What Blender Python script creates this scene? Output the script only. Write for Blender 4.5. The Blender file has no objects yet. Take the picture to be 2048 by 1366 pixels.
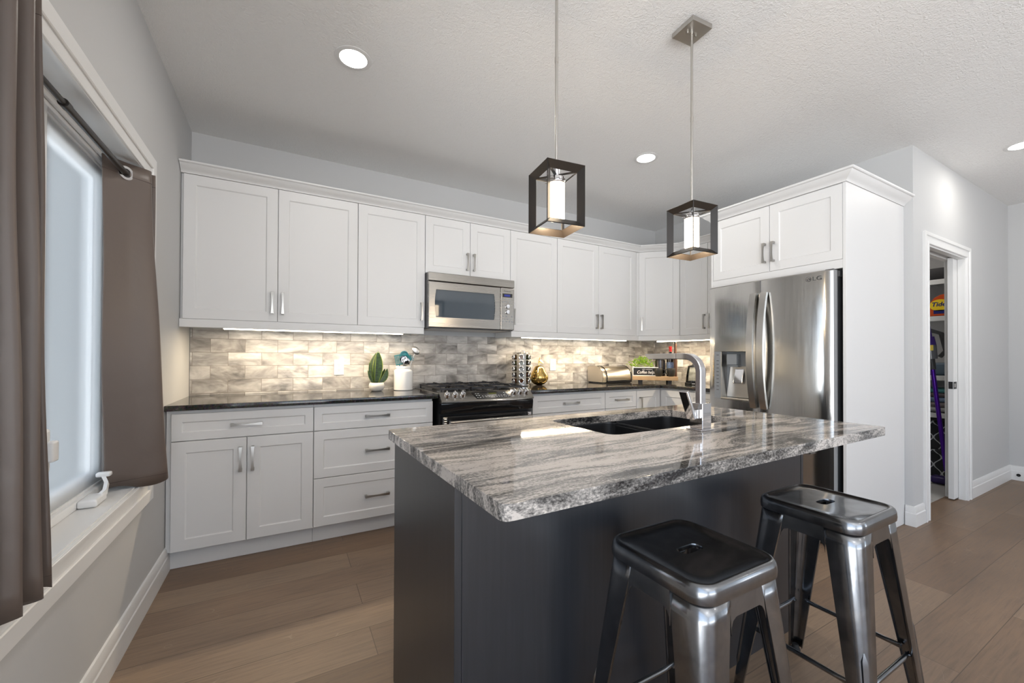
import bpy, bmesh, math, random
from mathutils import Matrix, Vector
R = random.Random(7)
PI = math.pi
scene = bpy.context.scene
COL = scene.collection

# ------------------------------------------------------------------ camera
CAM = Vector((0.5689, -3.4570, 1.1857))
_th, _p, _r = math.radians(28.9913), math.radians(0.4467), math.radians(0.2147)
_R0 = Vector((math.cos(_th), -math.sin(_th), 0)); _F0 = Vector((math.sin(_th), math.cos(_th), 0)); _U0 = Vector((0, 0, 1))
_F = _F0 * math.cos(_p) + _U0 * math.sin(_p); _U = _U0 * math.cos(_p) - _F0 * math.sin(_p)
_Rv = _R0 * math.cos(_r) + _U * math.sin(_r); _Uv = _U * math.cos(_r) - _R0 * math.sin(_r)
cd = bpy.data.cameras.new('camera'); cam = bpy.data.objects.new('camera', cd); COL.objects.link(cam)
m3 = Matrix((_Rv, _Uv, -_F)).transposed()
cam.matrix_world = Matrix.Translation(CAM) @ m3.to_4x4()
cd.sensor_width = 36.0; cd.lens = 815.363 / 2048 * 36.0
cd.shift_y = (707.04 - 683.0) / 2048; cd.clip_start = 0.02; cd.clip_end = 200
scene.camera = cam

# ------------------------------------------------------------------ world, exposure, light
scene.view_settings.view_transform = 'Standard'; scene.view_settings.look = 'None'
scene.view_settings.gamma = 1.0; scene.view_settings.use_curve_mapping = False
scene.view_settings.exposure = 0.27
cy = scene.cycles
cy.max_bounces = 10; cy.diffuse_bounces = 5; cy.glossy_bounces = 5; cy.transmission_bounces = 8
cy.transparent_max_bounces = 12; cy.caustics_reflective = False; cy.caustics_refractive = False
cy.sample_clamp_indirect = 6.0; cy.use_denoising = True
try: cy.denoiser = 'OPENIMAGEDENOISE'
except Exception: pass
world = bpy.data.worlds.new('world'); scene.world = world; world.use_nodes = True
wn = world.node_tree; wn.nodes.clear()
wo = wn.nodes.new('ShaderNodeOutputWorld'); wb = wn.nodes.new('ShaderNodeBackground')
wtc = wn.nodes.new('ShaderNodeTexCoord'); wse = wn.nodes.new('ShaderNodeSeparateXYZ'); wr = wn.nodes.new('ShaderNodeValToRGB')
# ground glow below the horizon, boosted to light the ceiling; pale blue sky above
wmr = wn.nodes.new('ShaderNodeMapRange'); wmr.inputs['From Min'].default_value = -1; wmr.inputs['From Max'].default_value = 1
wr.color_ramp.elements.new(0.5); wr.color_ramp.elements.new(0.5)
for _e, _p, _c in zip(wr.color_ramp.elements, (0.0, 0.485, 0.515, 0.85), ((2.0, 2.06, 2.13), (1.7, 1.73, 1.76), (0.62, 0.70, 0.80), (0.34, 0.46, 0.66))): _e.position = _p; _e.color = (*_c, 1)
wn.links.new(wtc.outputs['Generated'], wse.inputs[0]); wn.links.new(wse.outputs['Z'], wmr.inputs[0]); wn.links.new(wmr.outputs[0], wr.inputs[0])
wn.links.new(wr.outputs[0], wb.inputs[0]); wn.links.new(wb.outputs[0], wo.inputs[0])
WORLD_STRENGTH = 4.0
wb.inputs[1].default_value = WORLD_STRENGTH

def sun():
    l = bpy.data.lights.new('sun', 'SUN'); l.energy = 4.0; l.angle = math.radians(1.0); l.color = (1, 0.96, 0.9)
    o = bpy.data.objects.new('sun', l); COL.objects.link(o)
    o.rotation_euler = Vector((0.55, 0.35, -0.85)).to_track_quat('-Z', 'Y').to_euler()
    return o
SUN_DIR = Vector((-0.20, 0.65, -0.72))      # high sun behind the house, travelling away from the camera side
def area(name, loc, dirv, sx, sy, power, color=(1, 1, 1), portal=False, spread=PI):
    l = bpy.data.lights.new(name, 'AREA'); l.shape = 'RECTANGLE'; l.size = sx; l.size_y = sy; l.energy = power; l.color = color
    l.spread = spread
    if portal: l.cycles.is_portal = True
    o = bpy.data.objects.new(name, l); COL.objects.link(o); o.location = loc
    o.rotation_euler = Vector(dirv).to_track_quat('-Z', 'Y').to_euler()
    return o
_s = sun(); _s.rotation_euler = SUN_DIR.to_track_quat('-Z', 'Y').to_euler()
# sky portals in the window openings; front and far openings added for light
area('portal_kitchen_window', (-0.34, -1.67, 1.31), (1, 0, 0), 1.26, 1.39, 1, portal=True)
area('portal_patio_door', (-0.34, -5.75, 1.28), (1, 0, 0), 4.1, 2.5, 1, portal=True)
area('portal_added_front_opening', (1.95, -8.25, 1.3), (0, 1, 0), 3.1, 2.4, 1, portal=True)

area('portal_added_far_opening', (7.02, -7.2, 1.25), (-1, 0, 0), 1.2, 2.15, 1, portal=True)

# ------------------------------------------------------------------ materials
def nt(name):
    m = bpy.data.materials.new(name); m.use_nodes = True
    n = m.node_tree.nodes; l = m.node_tree.links
    b = n['Principled BSDF']
    return m, n, l, b
def mat(name, col, rough=0.5, metal=0.0, spec=0.5, coat=0.0, bump=0, bscale=200, bdist=0.001, var=0.0, vscale=8, trans=0, ior=1.45, emis=None, estr=0, stretch=(1, 1, 1), aniso=0.0):
    m, n, l, b = nt(name)
    b.inputs['Base Color'].default_value = (*col, 1); b.inputs['Roughness'].default_value = rough
    b.inputs['Metallic'].default_value = metal; b.inputs['Specular IOR Level'].default_value = spec
    b.inputs['Coat Weight'].default_value = coat; b.inputs['IOR'].default_value = ior
    b.inputs['Transmission Weight'].default_value = trans
    if aniso: b.inputs['Anisotropic'].default_value = aniso
    if emis: b.inputs['Emission Color'].default_value = (*emis, 1); b.inputs['Emission Strength'].default_value = estr
    tc = n.new('ShaderNodeTexCoord'); mp = n.new('ShaderNodeMapping'); mp.inputs['Scale'].default_value = stretch
    l.new(tc.outputs['Object'], mp.inputs[0])
    if var:
        nz = n.new('ShaderNodeTexNoise'); nz.inputs['Scale'].default_value = vscale; nz.inputs['Detail'].default_value = 4
        l.new(mp.outputs[0], nz.inputs['Vector'])
        mx = n.new('ShaderNodeMix'); mx.data_type = 'RGBA'
        mx.inputs[6].default_value = (*[c * (1 - var) for c in col], 1); mx.inputs[7].default_value = (*[min(1, c * (1 + var)) for c in col], 1)
        l.new(nz.outputs['Fac'], mx.inputs[0]); l.new(mx.outputs[2], b.inputs['Base Color'])
    if bump:
        nz = n.new('ShaderNodeTexNoise'); nz.inputs['Scale'].default_value = bscale; nz.inputs['Detail'].default_value = 3
        l.new(mp.outputs[0], nz.inputs['Vector'])
        bp = n.new('ShaderNodeBump'); bp.inputs['Strength'].default_value = bump; bp.inputs['Distance'].default_value = bdist
        l.new(nz.outputs['Fac'], bp.inputs['Height']); l.new(bp.outputs[0], b.inputs['Normal'])
    return m

def ramp(n, pts, interp='LINEAR'):
    r = n.new('ShaderNodeValToRGB'); r.color_ramp.interpolation = interp
    e = r.color_ramp.elements
    while len(e) < len(pts): e.new(0.5)
    for i, (p, c) in enumerate(pts): e[i].position = p; e[i].color = (*c, 1) if len(c) == 3 else c
    return r
def noise(n, l, vec, scale, detail=4, rough=0.5, dist=0.0):
    z = n.new('ShaderNodeTexNoise'); z.inputs['Scale'].default_value = scale; z.inputs['Detail'].default_value = detail
    z.inputs['Roughness'].default_value = rough; z.inputs['Distortion'].default_value = dist
    if vec: l.new(vec, z.inputs['Vector'])
    return z
def mapping(n, l, scale=(1, 1, 1), loc=(0, 0, 0), rot=(0, 0, 0), src='Object'):
    tc = n.new('ShaderNodeTexCoord'); mp = n.new('ShaderNodeMapping')
    mp.inputs['Scale'].default_value = scale; mp.inputs['Location'].default_value = loc; mp.inputs['Rotation'].default_value = rot
    l.new(tc.outputs[src], mp.inputs[0]); return mp
def mixc(n, l, a, b, f, mode='MIX'):
    mx = n.new('ShaderNodeMix'); mx.data_type = 'RGBA'; mx.blend_type = mode
    for k, v in ((0, f), (6, a), (7, b)):
        if isinstance(v, (tuple, list)): mx.inputs[k].default_value = (*v, 1)
        elif isinstance(v, (int, float)): mx.inputs[k].default_value = v
        else: l.new(v, mx.inputs[k])
    return mx.outputs[2]
def math_(n, l, op, a, b=None):
    m = n.new('ShaderNodeMath'); m.operation = op
    for k, v in ((0, a), (1, b)):
        if v is None: continue
        if isinstance(v, (int, float)): m.inputs[k].default_value = v
        else: l.new(v, m.inputs[k])
    return m.outputs[0]

WALL_PAINT = mat('pale grey wall paint', (0.53, 0.533, 0.535), 0.75, bump=0.12, bscale=260, bdist=0.0008, spec=0.2)
TRIM = mat('white trim paint', (0.72, 0.72, 0.715), 0.38)
CAB = mat('white cabinet lacquer', (0.68, 0.68, 0.68), 0.46, bump=0.03, bscale=120, bdist=0.0006)
CABIN = mat('cabinet underside', (0.62, 0.6, 0.56), 0.6)
VINYL = mat('white vinyl', (0.80, 0.81, 0.82), 0.35)

def ceiling_mat():
    m, n, l, b = nt('textured ceiling paint')
    b.inputs['Base Color'].default_value = (0.84, 0.84, 0.835, 1); b.inputs['Roughness'].default_value = 0.85
    mp = mapping(n, l)
    z1 = noise(n, l, mp.outputs[0], 55, 3, 0.55, 1.2); z2 = noise(n, l, mp.outputs[0], 190, 3, 0.6)
    s = math_(n, l, 'MULTIPLY_ADD', z2.outputs['Fac'], 0.5); n_ = s.node; l.new(z1.outputs['Fac'], n_.inputs[2])
    bp = n.new('ShaderNodeBump'); bp.inputs['Strength'].default_value = 0.7; bp.inputs['Distance'].default_value = 0.006
    l.new(s, bp.inputs['Height']); l.new(bp.outputs[0], b.inputs['Normal'])
    return m
CEIL = ceiling_mat()

def floor_mat():
    m, n, l, b = nt('grey brown engineered oak planks')
    mp = mapping(n, l, loc=(0.30, 0.628, 0))
    br = n.new('ShaderNodeTexBrick'); l.new(mp.outputs[0], br.inputs['Vector'])
    br.offset = 0.37; br.offset_frequency = 2; br.squash = 1.0
    br.inputs['Scale'].default_value = 1.0; br.inputs['Brick Width'].default_value = 1.9; br.inputs['Row Height'].default_value = 0.1915
    br.inputs['Mortar Size'].default_value = 0.0016; br.inputs['Mortar Smooth'].default_value = 0.3; br.inputs['Bias'].default_value = 0
    br.inputs['Color1'].default_value = (0, 0, 0, 1); br.inputs['Color2'].default_value = (1, 1, 1, 1); br.inputs['Mortar'].default_value = (0.5, 0.5, 0.5, 1)
    tone = ramp(n, [(0.0, (0.186, 0.124, 0.082)), (0.5, (0.228, 0.158, 0.108)), (1.0, (0.268, 0.192, 0.134))]); l.new(br.outputs['Color'], tone.inputs[0])
    mg = mapping(n, l, scale=(2.2, 34, 1)); g = noise(n, l, mg.outputs[0], 2.4, 7, 0.62, 0.6)
    gr = ramp(n, [(0.28, (0.66, 0.65, 0.64)), (0.5, (0.97, 0.97, 0.97)), (0.74, (1.20, 1.18, 1.15))]); l.new(g.outputs['Fac'], gr.inputs[0])
    c = mixc(n, l, tone.outputs[0], gr.outputs[0], 0.8, 'MULTIPLY')
    mb = mapping(n, l, scale=(0.8, 2.2, 1)); bl = noise(n, l, mb.outputs[0], 1.6, 4, 0.5)
    brr = ramp(n, [(0.3, (0.86, 0.86, 0.87)), (0.7, (1.12, 1.1, 1.08))]); l.new(bl.outputs['Fac'], brr.inputs[0])
    c = mixc(n, l, c, brr.outputs[0], 1.0, 'MULTIPLY')
    # scratches: thin pale arcs
    ms = mapping(n, l, scale=(1, 1, 1)); wv = n.new('ShaderNodeTexVoronoi'); wv.feature = 'DISTANCE_TO_EDGE'; wv.inputs['Scale'].default_value = 5.5
    dz = noise(n, l, ms.outputs[0], 2.5, 2); dv = n.new('ShaderNodeVectorMath'); dv.operation = 'ADD'
    l.new(ms.outputs[0], dv.inputs[0]); l.new(dz.outputs['Color'], dv.inputs[1]); l.new(dv.outputs[0], wv.inputs['Vector'])
    sm = ramp(n, [(0.0, (1, 1, 1)), (0.006, (0, 0, 0))]); l.new(wv.outputs['Distance'], sm.inputs[0])
    brk = noise(n, l, ms.outputs[0], 9, 3); bk = ramp(n, [(0.56, (0, 0, 0)), (0.62, (1, 1, 1))]); l.new(brk.outputs['Fac'], bk.inputs[0])
    sf = math_(n, l, 'MULTIPLY', sm.outputs[0], bk.outputs[0]); sf = math_(n, l, 'MULTIPLY', sf, 0.45)
    c = mixc(n, l, c, (0.42, 0.33, 0.25), sf)
    jt = mixc(n, l, c, (0.075, 0.052, 0.036), math_(n, l, 'MULTIPLY', br.outputs['Fac'], 0.8))
    l.new(jt, b.inputs['Base Color'])
    rr = ramp(n, [(0.2, (0.36, 0.36, 0.36)), (0.8, (0.5, 0.5, 0.5))]); l.new(g.outputs['Fac'], rr.inputs[0]); l.new(rr.outputs[0], b.inputs['Roughness'])
    bp = n.new('ShaderNodeBump'); bp.inputs['Strength'].default_value = 0.25; bp.inputs['Distance'].default_value = 0.0015
    hh = math_(n, l, 'MULTIPLY_ADD', br.outputs['Fac'], -1.0); l.new(g.outputs['Fac'], hh.node.inputs[2])
    l.new(hh, bp.inputs['Height']); l.new(bp.outputs[0], b.inputs['Normal'])
    b.inputs['Specular IOR Level'].default_value = 0.4
    return m
FLOOR = floor_mat()

def tile_mat(axis):
    m, n, l, b = nt('marbled glass-glazed wall tile ' + axis)
    tc = n.new('ShaderNodeTexCoord'); sp = n.new('ShaderNodeSeparateXYZ'); cb = n.new('ShaderNodeCombineXYZ')
    l.new(tc.outputs['Object'], sp.inputs[0]); l.new(sp.outputs[axis], cb.inputs[0]); l.new(sp.outputs['Z'], cb.inputs[1])
    mp = n.new('ShaderNodeMapping'); l.new(cb.outputs[0], mp.inputs[0]); mp.inputs['Location'].default_value = (-0.015 + 0.1, -0.928, 0)
    br = n.new('ShaderNodeTexBrick'); l.new(mp.outputs[0], br.inputs['Vector']); br.offset = 0.5; br.offset_frequency = 2
    br.inputs['Scale'].default_value = 1; br.inputs['Brick Width'].default_value = 0.2; br.inputs['Row Height'].default_value = 0.0935
    br.inputs['Mortar Size'].default_value = 0.0017; br.inputs['Mortar Smooth'].default_value = 0.2; br.inputs['Bias'].default_value = 0
    br.inputs['Color1'].default_value = (0, 0, 0, 1); br.inputs['Color2'].default_value = (1, 1, 1, 1); br.inputs['Mortar'].default_value = (0.5, 0.5, 0.5, 1)
    # swirl, shifted per tile
    sh = n.new('ShaderNodeVectorMath'); sh.operation = 'MULTIPLY_ADD'; l.new(br.outputs['Color'], sh.inputs[0])
    sh.inputs[1].default_value = (7.3, 5.1, 9.7); l.new(cb.outputs[0], sh.inputs[2])
    mq = n.new('ShaderNodeMapping'); mq.inputs['Scale'].default_value = (1.0, 2.3, 1.0); mq.inputs['Rotation'].default_value = (0, 0, 0.25); l.new(sh.outputs[0], mq.inputs[0])
    z = noise(n, l, mq.outputs[0], 3.1, 5, 0.5, 1.5)
    z2 = noise(n, l, mq.outputs[0], 10.0, 4, 0.5, 1.6)
    cr = ramp(n, [(0.27, (0.125, 0.122, 0.12)), (0.38, (0.29, 0.283, 0.277)), (0.50, (0.455, 0.447, 0.437)), (0.68, (0.68, 0.675, 0.665))]); l.new(z.outputs['Fac'], cr.inputs[0])
    c2 = ramp(n, [(0.3, (0.74, 0.72, 0.70)), (0.55, (1.02, 1.0, 0.98)), (0.8, (1.15, 1.14, 1.12))]); l.new(z2.outputs['Fac'], c2.inputs[0])
    c = mixc(n, l, cr.outputs[0], c2.outputs[0], 0.75, 'MULTIPLY')
    pt = ramp(n, [(0.0, (0.80, 0.78, 0.76)), (1.0, (1.12, 1.12, 1.12))]); l.new(br.outputs['Color'], pt.inputs[0])
    c = mixc(n, l, c, pt.outputs[0], 1.0, 'MULTIPLY')
    c = mixc(n, l, c, (0.20, 0.175, 0.15), math_(n, l, 'MULTIPLY', br.outputs['Fac'], 0.9))
    l.new(c, b.inputs['Base Color'])
    rg = math_(n, l, 'MULTIPLY_ADD', br.outputs['Fac'], 0.5); rg.node.inputs[2].default_value = 0.22; l.new(rg, b.inputs['Roughness'])
    bp = n.new('ShaderNodeBump'); bp.inputs['Strength'].default_value = 0.35; bp.inputs['Distance'].default_value = 0.003
    hh = math_(n, l, 'MULTIPLY_ADD', br.outputs['Fac'], -1.0); l.new(math_(n, l, 'MULTIPLY', z.outputs['Fac'], 0.5), hh.node.inputs[2])
    l.new(hh, bp.inputs['Height']); l.new(bp.outputs[0], b.inputs['Normal'])
    return m
TILE_X = tile_mat('X'); TILE_Y = tile_mat('Y')

def granite_light():
    m, n, l, b = nt('grey streaked granite')
    mp = mapping(n, l, scale=(1.0, 3.1, 3.1), rot=(0, 0, -0.16))
    w = noise(n, l, mp.outputs[0], 1.15, 3, 0.5, 0.6)
    vm = n.new('ShaderNodeVectorMath'); vm.operation = 'MULTIPLY_ADD'; l.new(w.outputs['Color'], vm.inputs[0]); vm.inputs[1].default_value = (0.9, 0.75, 0.8); l.new(mp.outputs[0], vm.inputs[2])
    big = noise(n, l, vm.outputs[0], 1.9, 4, 0.5)
    mps = n.new('ShaderNodeMapping'); mps.inputs['Scale'].default_value = (0.75, 2.5, 1); l.new(vm.outputs[0], mps.inputs[0])
    st = noise(n, l, mps.outputs[0], 5.5, 6, 0.62, 0.3)
    mf = mapping(n, l, scale=(0.7, 1.7, 1.2)); fine = noise(n, l, mf.outputs[0], 150, 3, 0.7)
    s = math_(n, l, 'MULTIPLY_ADD', st.outputs['Fac'], 0.72); l.new(math_(n, l, 'MULTIPLY', big.outputs['Fac'], 0.62), s.node.inputs[2])
    s2 = math_(n, l, 'MULTIPLY_ADD', fine.outputs['Fac'], 0.55); l.new(s, s2.node.inputs[2])
    cr = ramp(n, [(0.77, (0.016, 0.016, 0.017)), (0.86, (0.10, 0.097, 0.094)), (0.93, (0.23, 0.22, 0.21)), (1.0, (0.40, 0.375, 0.35)), (1.0, (0.5, 0.46, 0.43))])
    sc = math_(n, l, 'MULTIPLY_ADD', s2, 0.93); sc.node.inputs[2].default_value = 0.065; l.new(sc, cr.inputs[0])
    l.new(cr.outputs[0], b.inputs['Base Color']); b.inputs['Roughness'].default_value = 0.055
    b.inputs['Specular IOR Level'].default_value = 0.45
    return m
GRANITE = granite_light()

def granite_black():
    m, n, l, b = nt('black speckled granite')
    mp = mapping(n, l)
    a = noise(n, l, mp.outputs[0], 55, 5, 0.7, 0.4); v = n.new('ShaderNodeTexVoronoi'); v.inputs['Scale'].default_value = 130; l.new(mp.outputs[0], v.inputs['Vector'])
    cr = ramp(n, [(0.42, (0.008, 0.008, 0.008)), (0.6, (0.028, 0.026, 0.024)), (0.74, (0.12, 0.11, 0.10))]); l.new(a.outputs['Fac'], cr.inputs[0])
    c = mixc(n, l, cr.outputs[0], v.outputs['Color'], 0.02)
    l.new(c, b.inputs['Base Color']); b.inputs['Roughness'].default_value = 0.07; b.inputs['Specular IOR Level'].default_value = 0.55
    return m
BLACKGRANITE = granite_black()

def steel(name, col=(0.60, 0.60, 0.59), rough=0.24, stretch=(1, 1, 90), sc=3.0, bump=0.04, wave=0.0):
    m, n, l, b = nt(name)
    b.inputs['Base Color'].default_value = (*col, 1); b.inputs['Metallic'].default_value = 1.0
    mp = mapping(n, l, scale=stretch); z = noise(n, l, mp.outputs[0], sc, 5, 0.6)
    r = ramp(n, [(0.3, (rough * 0.8,) * 3), (0.7, (rough * 1.25,) * 3)]); l.new(z.outputs['Fac'], r.inputs[0]); l.new(r.outputs[0], b.inputs['Roughness'])
    bp = n.new('ShaderNodeBump'); bp.inputs['Strength'].default_value = bump; bp.inputs['Distance'].default_value = 0.001
    l.new(z.outputs['Fac'], bp.inputs['Height'])
    if wave:
        mw = mapping(n, l, scale=(1, 1.6, 1)); zw = noise(n, l, mw.outputs[0], 3.0, 1); b2 = n.new('ShaderNodeBump')
        b2.inputs['Strength'].default_value = wave; b2.inputs['Distance'].default_value = 0.02; l.new(zw.outputs['Fac'], b2.inputs['Height'])
        l.new(bp.outputs[0], b2.inputs['Normal']); l.new(b2.outputs[0], b.inputs['Normal'])
    else: l.new(bp.outputs[0], b.inputs['Normal'])
    return m
STEEL = steel('brushed stainless steel', (0.33, 0.315, 0.29), 0.24, (1, 1, 60))
STEELV = steel('vertically brushed stainless door', (0.57, 0.56, 0.54), 0.15, (30, 30, 1), 3.0, 0.03, wave=0.10)
SIDEGREY = mat('grey enamel door side', (0.30, 0.305, 0.31), 0.4)
SATIN = mat('satin steel handle', (0.58, 0.57, 0.55), 0.27, 1.0)
CHROME = mat('chrome', (0.80, 0.80, 0.82), 0.06, 1.0)
NICKEL = mat('brushed nickel', (0.55, 0.53, 0.50), 0.30, 1.0)
PULL = mat('satin nickel pull', (0.42, 0.41, 0.39), 0.32, 1.0)
GUN = None
def gunmetal():
    m, n, l, b = nt('clear-coated raw steel')
    mp = mapping(n, l, scale=(1, 1, 1)); z = noise(n, l, mp.outputs[0], 9, 5, 0.6, 0.8)
    c = ramp(n, [(0.3, (0.145, 0.155, 0.172)), (0.55, (0.225, 0.236, 0.252)), (0.72, (0.31, 0.315, 0.325))]); l.new(z.outputs['Fac'], c.inputs[0])
    l.new(c.outputs[0], b.inputs['Base Color']); b.inputs['Metallic'].default_value = 1.0
    zb = noise(n, l, mp.outputs[0], 30, 4)
    r = ramp(n, [(0.3, (0.20,) * 3), (0.7, (0.27,) * 3)]); l.new(zb.outputs['Fac'], r.inputs[0]); l.new(r.outputs[0], b.inputs['Roughness'])
    b.inputs['Coat Weight'].default_value = 0.6; b.inputs['Coat Roughness'].default_value = 0.06
    return m
GUN = gunmetal()
BLACKGLOSS = mat('glossy black enamel', (0.012, 0.012, 0.013), 0.10, 0, 0.6)
BLACKMET = mat('dark bronze metal', (0.018, 0.015, 0.013), 0.34, 0.0, 0.5)
BLACKMATTE = mat('matte black', (0.014, 0.014, 0.015), 0.5)
CASTIRON = mat('cast iron grate', (0.03, 0.03, 0.034), 0.38, 0.3, bump=0.2, bscale=300)
RUBBER = mat('black rubber', (0.012, 0.012, 0.012), 0.7)
DARKGREY = mat('dark grey plastic', (0.07, 0.072, 0.075), 0.45)
GREYPLASTIC = mat('grey plastic', (0.27, 0.29, 0.31), 0.35)
LIGHTGREY = mat('light grey printed legend', (0.55, 0.56, 0.57), 0.5)
GLASSBLUE = mat('blue-black oven glass', (0.05, 0.065, 0.08), 0.04, 0.0, 0.6, ior=1.6)
SINKMAT = mat('black composite sink', (0.010, 0.0105, 0.012), 0.33, bump=0.05, bscale=500)
WHITEPLASTIC = mat('white plastic', (0.82, 0.80, 0.76), 0.35)
DARKHOLE = mat('dark slots', (0.02, 0.02, 0.02), 0.8)
WHITECERAMIC = mat('white glazed ceramic', (0.80, 0.80, 0.79), 0.22)
MATTECERAMIC = mat('matte off-white ceramic', (0.72, 0.70, 0.66), 0.6, bump=0.1, bscale=200)
SOIL = mat('potting soil', (0.03, 0.02, 0.013), 0.9, bump=0.6, bscale=150, bdist=0.005)
TEAL = mat('teal silicone', (0.01, 0.14, 0.18), 0.4)
WOODTAN = mat('maple wood', (0.50, 0.33, 0.18), 0.5, var=0.22, vscale=16, stretch=(1, 1, 1))
DARKWOOD = mat('dark wood', (0.08, 0.035, 0.02), 0.4)
GOLD = mat('polished gold', (0.72, 0.50, 0.17), 0.13, 1.0, bump=0.05, bscale=40, bdist=0.003)
CHALK = mat('chalk black board', (0.012, 0.014, 0.018), 0.6)
WHITEPAINT = mat('white painted letters', (0.85, 0.85, 0.85), 0.5)
RED = mat('red foil', (0.5, 0.012, 0.012), 0.35)
BOTTLE = mat('dark bottle glass', (0.012, 0.010, 0.008), 0.06)
LABELBLUE = mat('patterned blue label', (0.16, 0.22, 0.36), 0.5, var=0.9, vscale=70)
ORANGE = mat('orange plastic', (0.55, 0.075, 0.01), 0.32)
YELLOW = mat('yellow label', (0.85, 0.62, 0.02), 0.4)
NAVY = mat('navy lettering', (0.01, 0.015, 0.16), 0.4)
PURPLE = mat('purple anodised tube', (0.09, 0.012, 0.36), 0.25, 0.6)
CLEAR = mat('clear glass', (0.95, 0.97, 0.97), 0.02, 0, 0.5, trans=1.0, ior=1.45)
def thin_glass(name, tint=(1, 1, 1), refl=0.08):
    m, n, l, b = nt(name); n.remove(b)
    o = n['Material Output']; t = n.new('ShaderNodeBsdfTransparent'); t.inputs[0].default_value = (*tint, 1)
    g = n.new('ShaderNodeBsdfGlossy'); g.inputs['Roughness'].default_value = 0.02; mx = n.new('ShaderNodeMixShader')
    fr = n.new('ShaderNodeFresnel'); fr.inputs[0].default_value = 1.45
    l.new(fr.outputs[0], mx.inputs[0]); l.new(t.outputs[0], mx.inputs[1]); l.new(g.outputs[0], mx.inputs[2]); l.new(mx.outputs[0], o.inputs[0])
    return m
PANE = thin_glass('window pane', (0.96, 0.98, 0.99)); JARGLASS = thin_glass('spice jar glass', (0.8, 0.8, 0.78))
KETTLEGLASS = thin_glass('kettle glass', (0.86, 0.9, 0.9))
def screen_mat():
    m, n, l, b = nt('fine insect screen'); o = n['Material Output']
    b.inputs['Base Color'].default_value = (0.78, 0.81, 0.83, 1); b.inputs['Roughness'].default_value = 0.6
    t = n.new('ShaderNodeBsdfTransparent'); mx = n.new('ShaderNodeMixShader')
    tr = n.new('ShaderNodeBsdfTranslucent'); tr.inputs[0].default_value = (0.86, 0.90, 0.92, 1); m2 = n.new('ShaderNodeMixShader'); m2.inputs[0].default_value = 0.6
    l.new(b.outputs[0], m2.inputs[1]); l.new(tr.outputs[0], m2.inputs[2])
    mx.inputs[0].default_value = 0.34; l.new(t.outputs[0], mx.inputs[1]); l.new(m2.outputs[0], mx.inputs[2]); l.new(mx.outputs[0], o.inputs[0])
    return m
SCREEN = screen_mat()
def emit(name, col, s):
    m, n, l, b = nt(name); n.remove(b); e = n.new('ShaderNodeEmission'); e.inputs[0].default_value = (*col, 1); e.inputs[1].default_value = s
    l.new(e.outputs[0], n['Material Output'].inputs[0]); return m
LAMPGLASS = emit('lit frosted lamp glass', (1.0, 0.80, 0.56), 9.0)
CANGLOW = emit('lit downlight lens', (1.0, 0.97, 0.92), 14.0)
STRIPGLOW = emit('lit under-cabinet strip', (1.0, 0.90, 0.72), 9.0)
LCD = emit('lit clock digits', (0.10, 0.12, 0.5), 0.5)
LCDG = emit('dim green clock digits', (0.30, 0.32, 0.05), 0.25)

def leaf_mat(name, a, c, edge=None):
    m, n, l, b = nt(name); mp = mapping(n, l, scale=(14, 14, 60)); z = noise(n, l, mp.outputs[0], 1.4, 3, 0.5, 1.2)
    r = ramp(n, [(0.4, a), (0.6, c)]); l.new(z.outputs['Fac'], r.inputs[0]); l.new(r.outputs[0], b.inputs['Base Color']); b.inputs['Roughness'].default_value = 0.4
    return m
SNAKE = leaf_mat('snake plant leaf', (0.006, 0.020, 0.006), (0.024, 0.055, 0.016)); SNAKEEDGE = mat('yellow green leaf edge', (0.13, 0.18, 0.02), 0.45)
LIME = leaf_mat('lime green leaves', (0.17, 0.33, 0.02), (0.36, 0.56, 0.05))

def fabric(name, c0, c1):
    m, n, l, b = nt(name); mp = mapping(n, l); z = noise(n, l, mp.outputs[0], 600, 2)
    b.inputs['Base Color'].default_value = (*c0, 1); b.inputs['Roughness'].default_value = 0.42; b.inputs['Specular IOR Level'].default_value = 0.7
    b.inputs['Sheen Weight'].default_value = 0.25; b.inputs['Sheen Roughness'].default_value = 0.35
    tr = n.new('ShaderNodeBsdfTranslucent'); tr.inputs[0].default_value = (*c1, 1); mx = n.new('ShaderNodeMixShader'); mx.inputs[0].default_value = 0.16
    zz = noise(n, l, mp.outputs[0], 7, 4, 0.5, 0.5); bp = n.new('ShaderNodeBump'); bp.inputs['Strength'].default_value = 0.35; bp.inputs['Distance'].default_value = 0.012
    l.new(zz.outputs['Fac'], bp.inputs['Height']); l.new(bp.outputs[0], b.inputs['Normal'])
    l.new(b.outputs[0], mx.inputs[1]); l.new(tr.outputs[0], mx.inputs[2]); l.new(mx.outputs[0], n['Material Output'].inputs[0])
    return m
CURTAIN = fabric('taupe satin curtain', (0.135, 0.103, 0.086), (0.40, 0.365, 0.36))
def island_wood():
    m, n, l, b = nt('dark charcoal stained wood')
    mp = mapping(n, l, scale=(26, 26, 1.0)); z = noise(n, l, mp.outputs[0], 3, 6, 0.6, 0.3)
    r = ramp(n, [(0.3, (0.016, 0.018, 0.022)), (0.55, (0.021, 0.023, 0.028)), (0.75, (0.027, 0.028, 0.033))]); l.new(z.outputs['Fac'], r.inputs[0])
    l.new(r.outputs[0], b.inputs['Base Color']); b.inputs['Roughness'].default_value = 0.33; b.inputs['Specular IOR Level'].default_value = 0.8
    bp = n.new('ShaderNodeBump'); bp.inputs['Strength'].default_value = 0.06; bp.inputs['Distance'].default_value = 0.001; l.new(z.outputs['Fac'], bp.inputs['Height']); l.new(bp.outputs[0], b.inputs['Normal'])
    return m
ISLAND = island_wood()
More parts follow.
